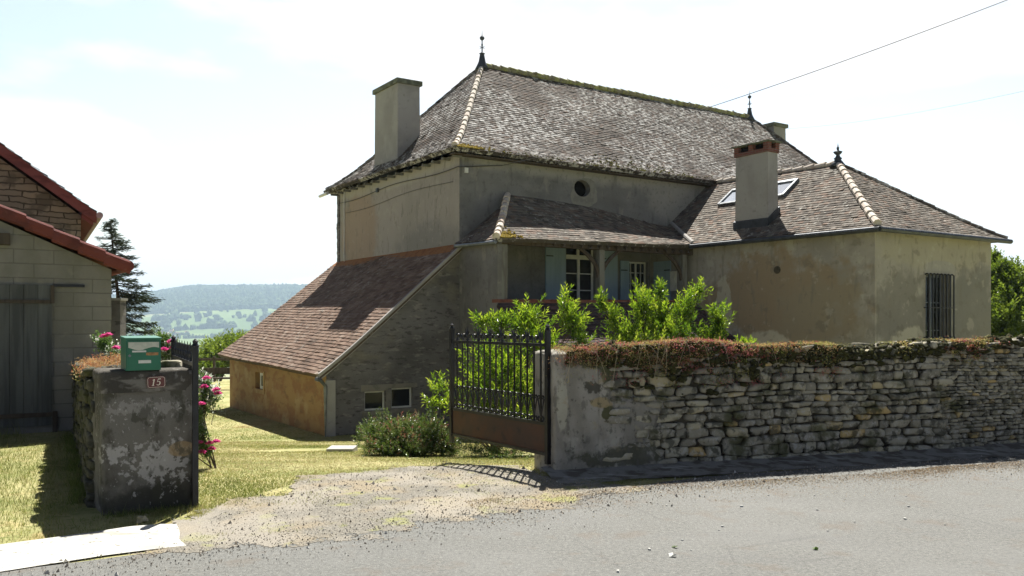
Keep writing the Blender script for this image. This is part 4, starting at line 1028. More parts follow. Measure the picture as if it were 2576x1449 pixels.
for i in range(len(P_) - 1):
    a_, b_ = P_[i], P_[i + 1]; rk.hexa([a_ + [0, .02, -.16], a_ + [0, .10, -.16], b_ + [0, .10, -.16], b_ + [0, .02, -.16], a_ + [0, .02, -.02], a_ + [0, .10, -.02], b_ + [0, .10, -.02], b_ + [0, .02, -.02]])
    rk.hexa([a_ + [0, -.05, -.05], a_ + [0, .02, -.05], b_ + [0, .02, -.05], b_ + [0, -.05, -.05], a_ + [0, -.05, .035], a_ + [0, .03, .035], b_ + [0, .03, .035], b_ + [0, -.05, .035]])
part('verge', rk, M['chimney'], lroof)
fl = MB(HF); xs_ = np.linspace(.1, 8.3, 60)
for k in range(59):
    fl.hexa([(-.22 - .05 * rng.random(), xs_[k], 1.70), (0.02, xs_[k], 1.84), (.02, xs_[k + 1], 1.84), (-.22 - .05 * rng.random(), xs_[k + 1], 1.70), (-.20, xs_[k], 1.79), (0.02, xs_[k], 1.99), (.02, xs_[k + 1], 1.99), (-.20, xs_[k + 1], 1.79)])
part('flashing', fl, M['orange_moss'], lroof, 'rust coloured lichen on the top edge')
gt = MB(HF); gt.tube([(-3.93, -.16, -1.36), (-3.80, -.12, -1.40), (-3.66, -.07, -1.55), (-3.66, -.07, -3.3)], .045, 8); part('downpipe', gt, M['zinc'], house, 'grey downpipe at the corner of the lean-to')
gt = MB(HF); gt.box(-3.64, -3.40, -.05, .0, ZG, -1.42); part('quoin', gt, M['chimney'], house)
# ------------------------------------------------------------------ stone work
def superq(nu=8, nv=5, e=.42):
    V = []; 
    sg = lambda c, p: math.copysign(abs(c) ** p, c)
    for j in range(nv + 1):
        ph = -math.pi / 2 + math.pi * j / nv
        for i in range(nu):
            th = 2 * math.pi * (i + .5) / nu
            V.append((sg(math.cos(ph), e) * sg(math.cos(th), e), sg(math.cos(ph), e) * sg(math.sin(th), e), sg(math.sin(ph), e)))
    F = [(j * nu + i, j * nu + (i + 1) % nu, (j + 1) * nu + (i + 1) % nu, (j + 1) * nu + i) for j in range(nv) for i in range(nu)]
    return np.array(V), np.array(F)
QV, QF = superq(12, 7, .50)
def stones(mb, C, H, rnd, rough=.16, tilt=.05):
    """C centres (n,3), H half sizes (n,3): irregular rounded blocks"""
    n = len(C); V = np.repeat(QV[None], n, 0)
    for k in range(5):
        a = rng.normal(size=(n, 1, 3)) * (1.6 + .7 * k); ph = rng.uniform(0, 6.28, (n, 1))
        V = V * (1 + rough / (1 + .5 * k) * np.sin((QV[None] * a).sum(-1) + ph)[..., None])
    V = np.clip(V, -1.12, 1.12) * H[:, None]
    t = rng.normal(size=n) * tilt; c, s = np.cos(t)[:, None], np.sin(t)[:, None]
    V = np.stack([V[..., 0] * c - V[..., 2] * s, V[..., 1], V[..., 0] * s + V[..., 2] * c], -1) + C[:, None]
    F = QF[None] + (np.arange(n) * len(QV))[:, None, None]
    mb.add(V.reshape(-1, 3), F.reshape(-1, 4), np.repeat(rnd, len(QF)))
def rubble(mb, w0, w1, zb, zt, dd=.05, hs=(.038, .075), ws=(.07, .22), d0=0.0, skip=None, flip=1):
    C, H = [], []
    z = zb
    while z < -.2:
        h = rng.uniform(*hs); w = w0 + rng.uniform(-.1, 0)
        while w < w1:
            L = rng.uniform(*ws) * (.7 + h / .1); two = rng.random() < .18
            top = zt(w) if callable(zt) else zt
            if z + h * .5 < top and not (skip and skip(w + L / 2, z + h / 2)):
                C.append((w + L / 2, d0 + flip * (rng.normal() * .010 - .02), z + h / 2 + .012 * math.sin(w * 2.3 + z * 5))); H.append((L / 2 * .95, dd * rng.uniform(.7, 1.15), h / 2 * rng.uniform(.84, 1.02)))
            w += L
        z += h * .97
    C, H = np.array(C), np.array(H); stones(mb, C, H, np.clip(rng.beta(1.6, 2.6, len(C)) + (rng.random(len(C)) < .05) * .6, 0, 1))
def rough_block(mb, x0, x1, y0, y1, z0, z1, r=.05, amp=.012, n=22, seed=1, nz=34, dome=.03, taper=.0):
    per = []
    def arc(cx, cy, a0): return [(cx + r * math.cos(a0 + k * math.pi / 10), cy + r * math.sin(a0 + k * math.pi / 10)) for k in range(6)]
    pts = arc(x0 + r, y0 + r, math.pi) + [(x0 + r + (x1 - x0 - 2 * r) * k / n, y0) for k in range(1, n)] + arc(x1 - r, y0 + r, -math.pi / 2) + [(x1, y0 + r + (y1 - y0 - 2 * r) * k / n) for k in range(1, n)] + arc(x1 - r, y1 - r, 0) + [(x1 - r - (x1 - x0 - 2 * r) * k / n, y1) for k in range(1, n)] + arc(x0 + r, y1 - r, math.pi / 2) + [(x0, y1 - r - (y1 - y0 - 2 * r) * k / n) for k in range(1, n)]
    P = np.array(pts + pts[:1]); c = np.array([(x0 + x1) / 2, (y0 + y1) / 2]); rows = []
    prof = [(z0 + (z1 - z0 - .04) * k / nz, 1.0) for k in range(nz + 1)] + [(z1 - .018, .985), (z1 - .004, .955), (z1 + dome * .3, .85), (z1 + dome * .7, .6), (z1 + dome, .3), (z1 + dome, .01)]
    for z, s in prof:
        Q = c + (P - c) * s * (1 - taper * (z - z0) / (z1 - z0)); d = unit(P - c)
        nn_ = snoise(Q[:, 0] * 7, Q[:, 1] * 7, z * 7, seed) * amp + snoise(Q[:, 0] * 2, Q[:, 1] * 2, z * 2, seed + 1) * amp * 1.2
        Q = Q + d * nn_[:, None]
        rows.append(np.concatenate([Q, np.full((len(Q), 1), z) + (.4 * nn_[:, None] if s < .99 else 0)], 1))
    mb.grid(np.array(rows)[:, ::-1], .5)

# the long wall on the right of the gate
wall = thing('stone_wall', 'long dry rubble wall topped with moss and sedum beside the road', 'wall', (*(WA + 6 * WD), -1.58), math.atan2(WD[1], WD[0]))
topz = lambda w: -.375 + .03 * math.sin(w * 1.3) + .02 * math.sin(w * 4.1 + 1) + .004 * w
pm = MB(WF); rough_block(pm, 0.0, .56, -.62, .035, -1.62, -.345, .035, .010, seed=5); 
# render running out over the first stones
wq = np.linspace(.50, 1.75, 90); zq = np.linspace(-1.6, -.40, 80); WW, ZZ = np.meshgrid(wq, zq)
nz_ = snoise(WW * 3.2, ZZ * 3.2, seed=61) ; fall = sstep(.56, .85, WW) * sstep(-.25, .35, (WW - .84) + .45 * nz_ - .32 * (ZZ < -.75) * sstep(-.7, -1.1, ZZ))
dd_ = .040 - .11 * fall + .012 * snoise(WW * 11, ZZ * 11, seed=62)
pm.grid(np.stack([WW, dd_, ZZ], -1))
part('pillar', pm, M['wall_render'], wall, 'rendered gate end of the wall', smooth=True)
cm = MB(WF); cm.box(.4, 14, -.52, -.035, -1.7, -.40); part('wall_core', cm, M['mortar'], wall)
sm = MB(WF); rubble(sm, .62, 5.0, -1.60, topz, .06, (.045, .12), (.06, .20)); rubble(sm, 5.0, 14.0, -1.60, topz, .05, (.032, .075), (.05, .17)); rubble(sm, .5, 14.0, -1.6, topz, .05, (.06, .12), (.12, .26), d0=-.52, flip=-1)
part('rubble', sm, M['stone'], wall, smooth=True)
sm = MB(WF); w_ = .55; C, H = [], []
while w_ < 14:
    L = rng.uniform(.07, .26); z = topz(w_) + .03
    for dd in (-.08, -.27, -.46): C.append((w_ + L / 2 + rng.normal() * .03, dd + rng.normal() * .025, z + rng.normal() * .014)); H.append((L / 2 * 1.0, .12, rng.uniform(.022, .05)))
    w_ += L
C, H = np.array(C), np.array(H); stones(sm, C, H, np.clip(rng.random(len(C)) * .75, 0, 1), .28, .10); part('coping_stones', sm, M['stone'], wall, smooth=True)
# moss cushions and sedum growing on the wall
ms = MB(WF); N = 1500
for k in range(N):
    w_ = .15 + 13.5 * rng.random() if k > 600 else .5 + abs(rng.normal()) * 2.2
    edge_z = topz(max(w_, .5)); hang = abs(rng.normal()) * .07 * (1 + 1.2 * math.exp(-((w_ - 1.6) / 1.1) ** 2))
    sc = rng.uniform(.014, .045); on_top = rng.random() < .45
    c = np.array([w_, rng.uniform(-.3, .05) if on_top else .035 + rng.random() * .03, edge_z + .075 if on_top else edge_z + .05 - hang])
    v = IV * sc * [1.5, .8, .9] * (1 + .3 * rng.normal(size=(len(IV), 1))) + c; ms.add(v, IF, rng.random())
part('moss', ms, M['moss'], wall, kind='stuff', smooth=True)
sd = MB(WF); N = 4600; ncl = 850
cw = np.concatenate([.1 + abs(rng.normal(size=200)) * 1.7, rng.uniform(.1, 13.5, ncl - 200)]); ctone = np.clip(.5 + .55 * snoise(cw * 2.7, 0 * cw, seed=91) + .30 * rng.normal(size=ncl) - .02, 0, 1)
for w_, tone in zip(cw, ctone):
    if snoise(np.array([w_ * 2.1]), np.array([0.0]), seed=77)[0] < -.02 and w_ > 2.2: continue
    hangf = .10 + .14 * math.exp(-((w_ - 1.55) / .7) ** 2) + .06 * math.exp(-((w_ - 3.4) / .5) ** 2)
    n = int(rng.uniform(25, 75)); sp = rng.uniform(.03, .09)
    pick = rng.random()
    if pick < .6: d = rng.uniform(-.22, .06); z = topz(max(w_, .55)) + .092 + (.0 if w_ > .6 else -.04)
    else: d = .07; z = topz(max(w_, .55)) + .075 - abs(rng.normal()) * hangf
    P = np.stack([w_ + rng.normal(size=n) * sp * 1.3, d + rng.normal(size=n) * sp * .35, z + rng.normal(size=n) * sp * .45 * (1 if pick >= .6 else .4)], -1)
    D = rng.normal(size=(n, 3)) * .8 + np.array([0, .5, .6])
    leaves(sd, P, D, rng.uniform(.012, .034, n), rng.uniform(.006, .012, n), np.clip(tone + rng.normal(size=n) * .08, 0, 1))
solo('sedum', sd, M['sedum'], kind='stuff', label='red and orange sedum hanging over the top of the long stone wall', origin=(*WF(np.array([3., 0, 0]))[:2], -.4))

m = MB(WF)
for k in range(22):
    w_ = .15 + abs(rng.normal()) * .8; t_ = np.linspace(0, 1, 8); L = rng.uniform(.15, .42); a_ = rng.normal() * .4
    m.tube(np.stack([w_ + a_ * L * t_, .05 + .05 * np.sin(t_ * 2.5), topz(max(w_, .55)) + .10 + .04 * np.sin(t_ * 3) - L * t_ ** 1.6], -1), .0022, 4)
solo('dry_stems', m, layered('straw', (.42, .36, .24), []), kind='stuff', label='thin dry stems trailing down the gate end of the long wall')

# left gate pillar, number plate, letter box, boundary wall
PO = np.array([-3.337, 6.92, 0.0]); PFm = frame(PO, RA)
pil = thing('gate_pillar', 'squat stained concrete gate pillar carrying the green letter box', 'pillar', (*PFm(np.array([.36, .3, 0]))[:2], -1.6), RA)
pm = MB(PFm); rough_block(pm, 0, .73, 0, .58, -1.75, -.425, .045, .012, seed=15, dome=.0); part('shaft', pm, M['concrete'], pil, smooth=True)
pc = MB(PFm); rough_block(pc, -.006, .737, -.008, .587, -.60, -.418, .05, .012, seed=25, nz=8, dome=.006); part('cap', pc, layered('blackened_cap', (.085, .078, .066), [((.22, .21, .19), 13, .55, .63, .8), ((.04, .038, .032), (4, 4, 3), .45, .6, .7), ((.27, .26, .23), (2.6, 2.6, 9), .6, .7, .5)], bumps=((12, .7, .02), (60, .6, .008))), pil, smooth=True)
def PL(uc, zc, rot=0.0, y0=-.02):
    def T(V):
        V = np.asarray(V, float); c, s = math.cos(rot), math.sin(rot)
        return PFm(np.stack([uc + V[..., 0] * c - V[..., 2] * s, y0 + V[..., 1], zc + V[..., 0] * s + V[..., 2] * c], -1))
    return T
T = PL(.412, -.520, .03, -.032)
def rrect(w, h, r, notch=True):
    out = []
    for cx, cz, a0 in ((w / 2, h / 2, 0), (-w / 2, h / 2, 1), (-w / 2, -h / 2, 2), (w / 2, -h / 2, 3)):
        sx, sz = np.sign(cx), np.sign(cz); n = 6
        for k in range(n):
            a = a0 * math.pi / 2 + k / (n - 1) * math.pi / 2; out.append((cx - sx * r + r * math.cos(a), cz - sz * r + r * math.sin(a)))
    return np.array(out)
o_ = rrect(.146, .095, .022); i_ = rrect(.136, .085, .018); i2 = rrect(.131, .080, .016)
m = MB(T); m.prism(np.stack([o_[:, 0], 0 * o_[:, 0], o_[:, 1]], -1), (0, .018, 0)); plate = part('number_plate', m, M['plate'], pil, 'maroon enamel plate reading 15')
m = MB(T); a_ = np.vstack([i_, i_[:1]]); b_ = np.vstack([i2, i2[:1]])
m.grid(np.stack([np.stack([a_[:, 0], 0 * a_[:, 0] - .0015, a_[:, 1]], -1), np.stack([b_[:, 0], 0 * b_[:, 0] - .0015, b_[:, 1]], -1)])); part('border', m, M['plate_white'], plate)
def ribbon(mb, pts, wd, y=-.0015):
    P = np.array(pts, float); P = P.copy(); P[:, 0] += .22 * P[:, 1]; wd = np.broadcast_to(wd, (len(P),))
    D = np.gradient(P, axis=0); D = D / (np.linalg.norm(D, axis=1, keepdims=True) + 1e-9); N_ = np.stack([-D[:, 1], D[:, 0]], -1)
    A = P + N_ * wd[:, None] / 2; B = P - N_ * wd[:, None] / 2
    mb.grid(np.stack([np.stack([A[:, 0], 0 * A[:, 0] + y, A[:, 1]], -1), np.stack([B[:, 0], 0 * B[:, 0] + y, B[:, 1]], -1)]))
m = MB(T); ribbon(m, [(-.021, -.026), (-.021, .026)], .0088); ribbon(m, [(-.033, .017), (-.021, .0245)], .004, -.0018); ribbon(m, [(-.031, -.0265), (-.011, -.0265)], .0036, -.0018); part('digit', m, M['plate_white'], plate)
m = MB(T); t_ = np.linspace(2.35, -2.5, 26)
ribbon(m, [(.008, .0255), (.031, .0255)], .0062); ribbon(m, [(.0095, .0265), (.0085, .003)], .0036, -.0018)
ribbon(m, np.stack([.0175 + .0135 * np.cos(t_), -.010 + .0155 * np.sin(t_)], -1), .0035 + .0055 * np.clip(np.cos(t_), 0, 1), -.0021); a_ = np.linspace(0, 6.28, 9); m.add([(.0055 + .003 * math.cos(x), -.0023, -.0195 + .003 * math.sin(x)) for x in a_[:-1]], [list(range(8))]); part('digit', m, M['plate_white'], plate)

mbx = thing('letter_box', 'dark green metal letter box with white and brass labels on the gate pillar', 'letter box', tuple(PFm(np.array([.31, .11, -.415]))), RA)
m = MB(PFm); u0, u1, y0, y1, zb_, zt_ = .178, .448, -.03, .22, -.418, -.160
m.box(u0, u1, y0, y1, zb_, zt_); part('body', m, M['green_box'], mbx)
m = MB(PFm); m.hexa([(u0 - .006, y0 - .012, zt_), (u1 + .006, y0 - .012, zt_), (u1 + .006, y1, zt_), (u0 - .006, y1, zt_), (u0 - .006, y0 - .012, zt_ + .012), (u1 + .006, y0 - .012, zt_ + .012), (u1 + .006, y1, zt_ + .026), (u0 - .006, y1, zt_ + .026)]); part('lid', m, M['green_box'], mbx)
m = MB(PFm); m.box(u0 + .010, u1 - .010, y0 - .006, y0, zb_ + .012, zt_ - .012); dr_ = part('door', m, M['green_box'], mbx)
W_ = u1 - u0; H_ = zt_ - zb_
def fr(a, b): return (u0 + W_ * a, zt_ - H_ * b)
m = MB(PFm); x = np.linspace(.06, .94, 24); up_ = np.array([[*fr(k, .09)] for k in x]); lo_ = np.array([[*fr(k, .30 + .05 * math.sin(k * 7.5 - 1.2))] for k in x])
m.grid(np.stack([np.stack([up_[:, 0], 0 * x + y0 - .010, up_[:, 1]], -1), np.stack([lo_[:, 0], 0 * x + y0 - .010, lo_[:, 1]], -1)])); part('flap', m, layered('pale_flap', (.52, .53, .45), [((.40, .44, .36), 18, .5, .6, .6)], rough=.5, bumps=()), mbx)
for (a, b, c, d), mt_, nm in (((.17, .36, .57, .415), 'label_white', 'name_label'), ((.57, .43, .92, .52), 'label_gold', 'name_label'), ((.35, .67, .71, .77), 'label_white', 'name_label')):
    p, q = fr(a, b), fr(c, d); m = MB(PFm); m.box(p[0], q[0], y0 - .0085, y0 - .006, q[1], p[1]); part(nm, m, M[mt_], mbx)
m = MB(PFm); c = fr(.10, .52); m.tube([(c[0], y0 - .006, c[1]), (c[0], y0 - .013, c[1])], .011, 12); part('lock', m, M['zinc'], mbx)
m = MB(PFm); stones(m, np.array([[.60, .34, -.395]]), np.array([[.10, .08, .035]]), np.array([.3])); solo('flat_stone', m, M['stone'], 'flat grey stone lying on the pillar behind the letter box', 'stone')

b0, b1 = np.array([-3.62, 7.34]), np.array([-6.30, 12.30]); bd = unit(b1 - b0); bl = np.linalg.norm(b1 - b0); bn = np.array([-bd[1], bd[0]])   # bn points to the left side
def BW(V):
    V = np.asarray(V, float); o = np.zeros_like(V); o[..., :2] = b0 + V[..., :1] * bd + V[..., 1:2] * bn; o[..., 2] = V[..., 2]; return o
bwall = thing('boundary_wall', 'dark mossy rubble wall running back from the gate pillar to the block shed', 'wall', (*b0, -1.6), math.atan2(bd[1], bd[0]))
tz = lambda w: -.50 - .035 * w + .02 * math.sin(w * 5)
m = MB(BW); m.hexa([(0, -.42, -2.4), (bl, -.42, -2.4), (bl, -.04, -1.9), (0, -.04, -1.9), (0, -.42, -.56), (bl, -.42, -.74), (bl, -.04, -.74), (0, -.04, -.56)]); part('wall_core', m, M['mortar'], bwall)
m = MB(BW); rubble(m, -.05, bl - .1, -1.65, tz, .06, (.06, .12), (.10, .25)); rubble(m, -.05, bl - .1, -1.9, tz, .06, (.06, .12), (.12, .28), d0=-.42, flip=-1); C, H = [], []; w_ = .05
while w_ < bl - .15:
    L = rng.uniform(.15, .33)
    for d in (-.06, -.25, -.42): C.append((w_ + L / 2, d, tz(w_) + .03)); H.append((L / 2, .12, .04))
    w_ += L
stones(m, np.array(C), np.array(H), rng.random(len(C)) * .6, .2, .06); part('rubble', m, M['mossy_stone'], bwall, smooth=True)
sd = MB(BW)
for k in range(46):
    n = 60; w_ = rng.uniform(.0, .9) if k < 30 else rng.uniform(.5, 4); d = rng.uniform(-.3, .06); tone = rng.choice([.3, .35, .4, .28, .62]) 
    P = np.stack([w_ + rng.normal(size=n) * .08, d + rng.normal(size=n) * .05 + 0, tz(w_) + .10 + rng.normal(size=n) * .022 + (.03 if w_ < .6 else 0) - (max(0, d) * 1.5)], -1)
    leaves(sd, P, rng.normal(size=(n, 3)) * .7 + [0, 0, .8], rng.uniform(.014, .035, n), rng.uniform(.006, .011, n), np.clip(tone + rng.normal(size=n) * .07, 0, 1))
solo('sedum', sd, M['sedum'], kind='stuff', label='orange brown sedum cushion on the wall top left of the letter box', origin=(*b0, -.45))

# ------------------------------------------------------------------ wrought iron gate leaves
GL = 1.92
def gate_frame(o, d): return frame(o, math.atan2(d[1], d[0]))
g0 = (.372, 8.86, -1.58); gdir = (-.73 - .372, 10.42 - 8.86); gang = math.atan2(gdir[1], gdir[0])
gate = thing('iron_gate', 'open wrought iron gate leaf with rusty lower panel hinged on the long wall', 'gate', g0, gang, 'wrought iron gate leaves')
GT = frame((g0[0], g0[1], 0), gang)
def gp(nm, fn, mat='iron', par=None, xs=(0,), label=None):
    m = MB(GT); fn(m); o = part(nm, m, M[mat], par or gate, label)
    for x in xs[1:]:
        c = o.copy(); COL.objects.link(c); c.parent = par or gate; c.location = (x - xs[0], 0, 0)
    return o
gp('gate_post', lambda m: (m.box(-.024, .024, -.024, .024, -1.50, -.11), m.lathe((0, 0, -.11), [(0, .03), (.01, .034), (.03, .02), (.05, .024), (.07, .004)], 8)))
gp('gate_post', lambda m: (m.box(GL - .024, GL + .024, -.024, .024, -1.50, -.11), m.lathe((GL, 0, -.11), [(0, .03), (.01, .034), (.03, .02), (.05, .024), (.07, .004)], 8)))
for z in (-.262, -1.085, -1.40): gp('rail', lambda m: m.box(.024, GL - .024, -.016, .016, z - .016, z + .016))
gp('panel', lambda m: m.box(.024, GL - .024, -.004, .004, -1.384, -1.101), 'rust_panel', label='rusty brown sheet panel')
sp = .12; bx = [sp * (k + 1) for k in range(15)]
gp('bar', lambda m: m.box(bx[0] - .0075, bx[0] + .0075, -.0075, .0075, -1.069, -.278), xs=bx)
def fin(m):
    x = bx[0]; m.tube([(x, 0, -.246), (x, 0, -.15), (x, 0, -.075)], [.011, .010, .002], 6)
    for s in (-1, 1):
        t = np.linspace(0, 1, 9); m.tube(np.stack([x + s * (.008 + .030 * t ** 1.7 ), 0 * t + .006 * s, -.215 + .115 * t], -1), [.010, .012, .012, .011, .010, .009, .007, .005, .002], 5)
gp('finial', fin, xs=bx[1::2])
def sball(m):
    x = bx[0]; m.lathe((x, 0, -.246), [(0, .012), (.03, .009), (.05, .017), (.065, .019), (.08, .012), (.10, .003)], 7)
gp('finial', sball, xs=bx[0::2])
def scr(m):
    x = bx[0] + sp / 2
    for s in (-1, 1):
        t = np.linspace(0, 1, 16); a = -1.2 + t * 5.0; r = .032 * (1 - .62 * t)
        m.tube(np.stack([x + s * (.027 + r * np.cos(a) * .8 - .004), 0 * t, -.198 + r * 1.35 * np.sin(a)], -1), .0085, 5)
gp('scroll', scr, xs=[b + 0 for b in [bx[0]] + bx[1:-1]])
def vee(m):
    x = bx[0]
    for s in (-1, 1):
        t = np.linspace(0, 1, 14)
        m.tube([(x + s * .006, 0, -1.0), (x + s * .030, 0, -.91), (x + s * .052, 0, -.825)], .0085, 5)
        a = -.3 + t * 4.6; r = .022 * (1 - .5 * t); m.tube(np.stack([x + s * (.031 + r * np.cos(a)), 0 * t, -.815 + r * 1.1 * np.sin(a)], -1), .0085, 5)
        a = -1.5 + t * 4.6; r = .026 * (1 - .5 * t); m.tube(np.stack([x + s * (.028 + r * np.cos(a)), 0 * t, -1.035 + r * np.sin(a)], -1), .0085, 5)
gp('scroll', vee, xs=bx)
gate2 = copy_tree(gate); ld = (-3.57 + 2.70, 8.98 - 7.26)
gate2.location = (-2.700, 7.255, -1.70); gate2.rotation_euler.z = math.atan2(ld[1], ld[0])
gate2['label'] = 'open wrought iron gate leaf seen edge on beside the concrete pillar'
hg = MB(WF); hg.box(-.07, .02, -.16, -.10, -.34, -.33)
solo('gate_bracket', hg, M['iron'], 'thin flat iron bracket joining the gate top to the long wall', 'bracket')

# ------------------------------------------------------------------ block shed and stone barn at the left
BO = (-5.93, 12.6, 0.0); BF = frame(BO, RA)
shed = thing('block_shed', 'low shed of grey concrete blocks with plank door and red verge tiles', 'shed', (BO[0], BO[1], -1.6), RA)
vz = lambda a: .985 - a * .446
m = MB(BF); m.prism([(-4.2, 0, -2.2), (0, 0, -2.2), (0, 0, vz(0) - .24), (-4.2, 0, vz(-4.2) - .24)], (0, 2.55, 0)); part('wall', m, M['block'], shed)
m = MB(BF); tile_patch(m, ((.2, 2.6, .86), (.2, -.10, .86), (-4.3, 2.6, vz(-4.3) - .05), (-4.3, -.10, vz(-4.3) - .05)), gauge=.30, tw=.26, th=.03, seed=71, thick=.06); part('roof', m, M['coping_tile'], shed)
m = MB(BF); n_ = 14
for k in range(n_):
    a0_, a1_ = .23 - k * .335, .23 - (k + 1) * .335 - .02; zz0, zz1 = vz(a0_) - .015, vz(a1_) - .045
    pr_ = [(.0, -.185), (-.045, -.185), (-.07, -.16), (-.085, -.08), (-.085, -.02), (-.06, .01), (.0, .02), (.06, .01)]
    A = np.array([(a0_, -.10 + y * 1.12, zz0 + z) for y, z in pr_]); B = np.array([(a1_, -.10 + y, zz1 + z) for y, z in pr_])
    m.grid(np.stack([np.vstack([A, A[:1]]), np.vstack([B, B[:1]])]), rng.random()); m.add(A, [list(range(8))[::-1]]); m.add(B, [list(range(8))])
m.tube([(.20, -.17, .80), (.20, 2.6, .80)], .085, 12)
part('verge_tiles', m, M['red_tile'], shed)
m = MB(BF); 
for k in range(11): m.box(-2.7 + k * .1742 + .003, -2.7 + (k + 1) * .1742 - .003, -.045, -.012, -1.50, .50)
door = part('door', m, M['old_wood'], shed, 'weathered grey plank door')
for bb in ((-2.7, -.805, -.075, -.046, .235, .285), (-2.7, -.78, -.075, -.046, -1.37, -1.31), (-.80, -.755, -.080, -.046, .24, .49), (-.775, -.715, -.06, -.046, -1.62, -1.30)):
    m = MB(BF); m.box(*bb); part('batten', m, M['beam'], door)
m = MB(BF); m.box(-.76, -.36, -.03, -.003, .475, .515); m.tube([(-.42, -.035, .495), (-.42, -.028, .495)], .012, 6); part('hinge', m, M['iron'], door)
for pb_ in ((-1.45, -1.30, -.14, .0, 1.04, 1.20), (-3.1, -2.95, -.14, .0, 1.80, 1.96)):
    m = MB(BF); m.box(*pb_); part('purlin_end', m, M['beam'], shed)
UA = math.atan2(.493, .87); UO = (-7.85, 15.5, 0.0); UF = frame(UO, UA)
barn = thing('stone_barn', 'taller rubble stone barn with dark red verge behind the block shed', 'barn', (UO[0], UO[1], -1.6), UA)
uz = lambda a: 2.12 - a * .735
m = MB(UF); rg_ = -3.3; m.prism([(-6.8, 0, -2.6), (0, 0, -2.6), (0, 0, uz(0) - .22), (rg_, 0, uz(rg_) - .22), (-6.8, 0, uz(.2) - .22)], (0, 6, 0)); part('wall', m, M['barn_stone'], barn)
m = MB(UF); tile_patch(m, ((.24, 6.3, uz(.24)), (.24, -.25, uz(.24)), (rg_, 6.3, uz(rg_)), (rg_, -.25, uz(rg_))), gauge=.16, tw=.2, th=.03, seed=81, thick=.05); tile_patch(m, ((-7.1, -.25, uz(.42)), (-7.1, 6.3, uz(.42)), (rg_, -.25, uz(rg_)), (rg_, 6.3, uz(rg_))), gauge=.3, tw=.3, seed=82, thick=.05)
part('roof', m, M['tile_lean'], barn)
m = MB(UF); 
for (y0_, y1_) in ((-.27, -.22),):
    m.hexa([(.24, y0_, uz(.24) - .20), (.24, y1_, uz(.24) - .20), (rg_, y1_, uz(rg_) - .20), (rg_, y0_, uz(rg_) - .20), (.24, y0_, uz(.24) - .005), (.24, y1_, uz(.24) - .005), (rg_, y1_, uz(rg_) - .005), (rg_, y0_, uz(rg_) - .005)])
part('verge_board', m, M['red_wood'], barn)
m = MB(UF); m.hexa([(.0, -.22, uz(.0) - .28), (.18, -.22, uz(.18) - .28), (.18, 6.2, uz(.18) - .28), (0, 6.2, uz(0) - .28), (0, -.22, uz(0) - .06), (.22, -.22, uz(.22) - .06), (.22, 6.2, uz(.22) - .06), (0, 6.2, uz(0) - .06)]); part('eave_box', m, M['red_wood'], barn)
m = MB(UF); m.tube([(.29, -.27, uz(.29) - .01), (.29, 6.3, uz(.29) - .04)], .06, 10); part('gutter', m, plain('pinkish_gutter', (.30, .22, .24), .5), barn)
# brick pier beside the shed
m = MB(); c = at(295, 840, 13.2); m.box(c[0] - .09, c[0] + .09, 13.1, 13.3, -1.9, .30); m2 = MB(); m2.box(c[0] - .11, c[0] + .11, 13.08, 13.32, .30, .34)
pier = thing('stone_pier', 'narrow dark stone pier with pale capstone beside the block shed', 'pier', (c[0], 13.2, -1.9)); part('shaft', m, M['gable_stone'], pier); part('cap', m2, M['chimney'], pier)

# ------------------------------------------------------------------ planting
bush('laurel_bush', (-.30, 13.2, -2.1), [
    LB(1262, 800, 13.0, 60, 22), LB(1215, 800, 12.9, 28, 12), LB(1330, 785, 13.2, 46, 34), LB(1348, 835, 13.0, 66, 42), LB(1428, 770, 13.4, 26, 50), LB(1450, 800, 13.3, 28, 40), LB(1465, 850, 13.2, 26, 24), LB(1382, 862, 12.8, 50, 26),
    LB(1258, 905, 12.4, 90, 62, .45), LB(1225, 985, 12.0, 80, 60, .4), LB(1325, 960, 12.3, 55, 70, .4), LB(1105, 955, 12.2, 42, 18, .4, .22), LB(1085, 1002, 12.0, 50, 16, .4, .25), LB(1285, 1040, 11.9, 60, 40, .35)],
    'laurel', 'bright yellow green laurel seen through and above the open gate', 'laurel bush', 68, 13, .088, .026, .22)
bush('laurel_bush', (2.35, 13.6, -2.1), [
    LB(1512, 752, 13.6, 20, 30), LB(1540, 790, 13.5, 24, 34), LB(1575, 835, 13.3, 46, 40), LB(1612, 770, 13.6, 34, 50), LB(1660, 720, 13.8, 17, 30), LB(1665, 790, 13.6, 48, 50), LB(1722, 770, 13.6, 30, 34), LB(1755, 722, 13.7, 26, 26), LB(1700, 835, 13.3, 62, 40), LB(1620, 850, 13.2, 62, 30), LB(1540, 865, 13.1, 34, 20)],
    'laurel', 'tallest yellow green laurel rising above the middle of the long wall', 'laurel bush', 78, 13, .088, .026, .24)
bush('laurel_bush', (3.35, 13.4, -2.1), [LB(1808, 792, 13.4, 26, 34), LB(1800, 840, 13.3, 34, 30), LB(1768, 862, 13.2, 34, 20)],
    'laurel', 'small round laurel standing right of the tallest one above the wall', 'laurel bush', 120, 13, .088, .026, .2)
bush('laurel_bush', (3.72, 13.0, -2.0), [LB(1882, 858, 13.0, 24, 11)], 'laurel', 'single low laurel sprig just peeping over the wall top at its right', 'laurel bush', 120, 13, .085, .026, .18)
bush('low_shrub', (-1.75, 12.3, -2.0), [LB(955, 1088, 12.4, 48, 40, .4), LB(1015, 1082, 12.3, 55, 38, .5), LB(1085, 1090, 12.2, 45, 42, .4), LB(975, 1118, 12.0, 50, 26, .35), LB(1050, 1122, 11.9, 60, 24, .35), LB(1130, 1118, 12.0, 30, 26, .3)],
    'shrub', 'low rounded shrub with red tipped leaves beside the gravel drive', 'shrub', 620, 12, .042, .018, .12, 0, None, .012, 1.0)
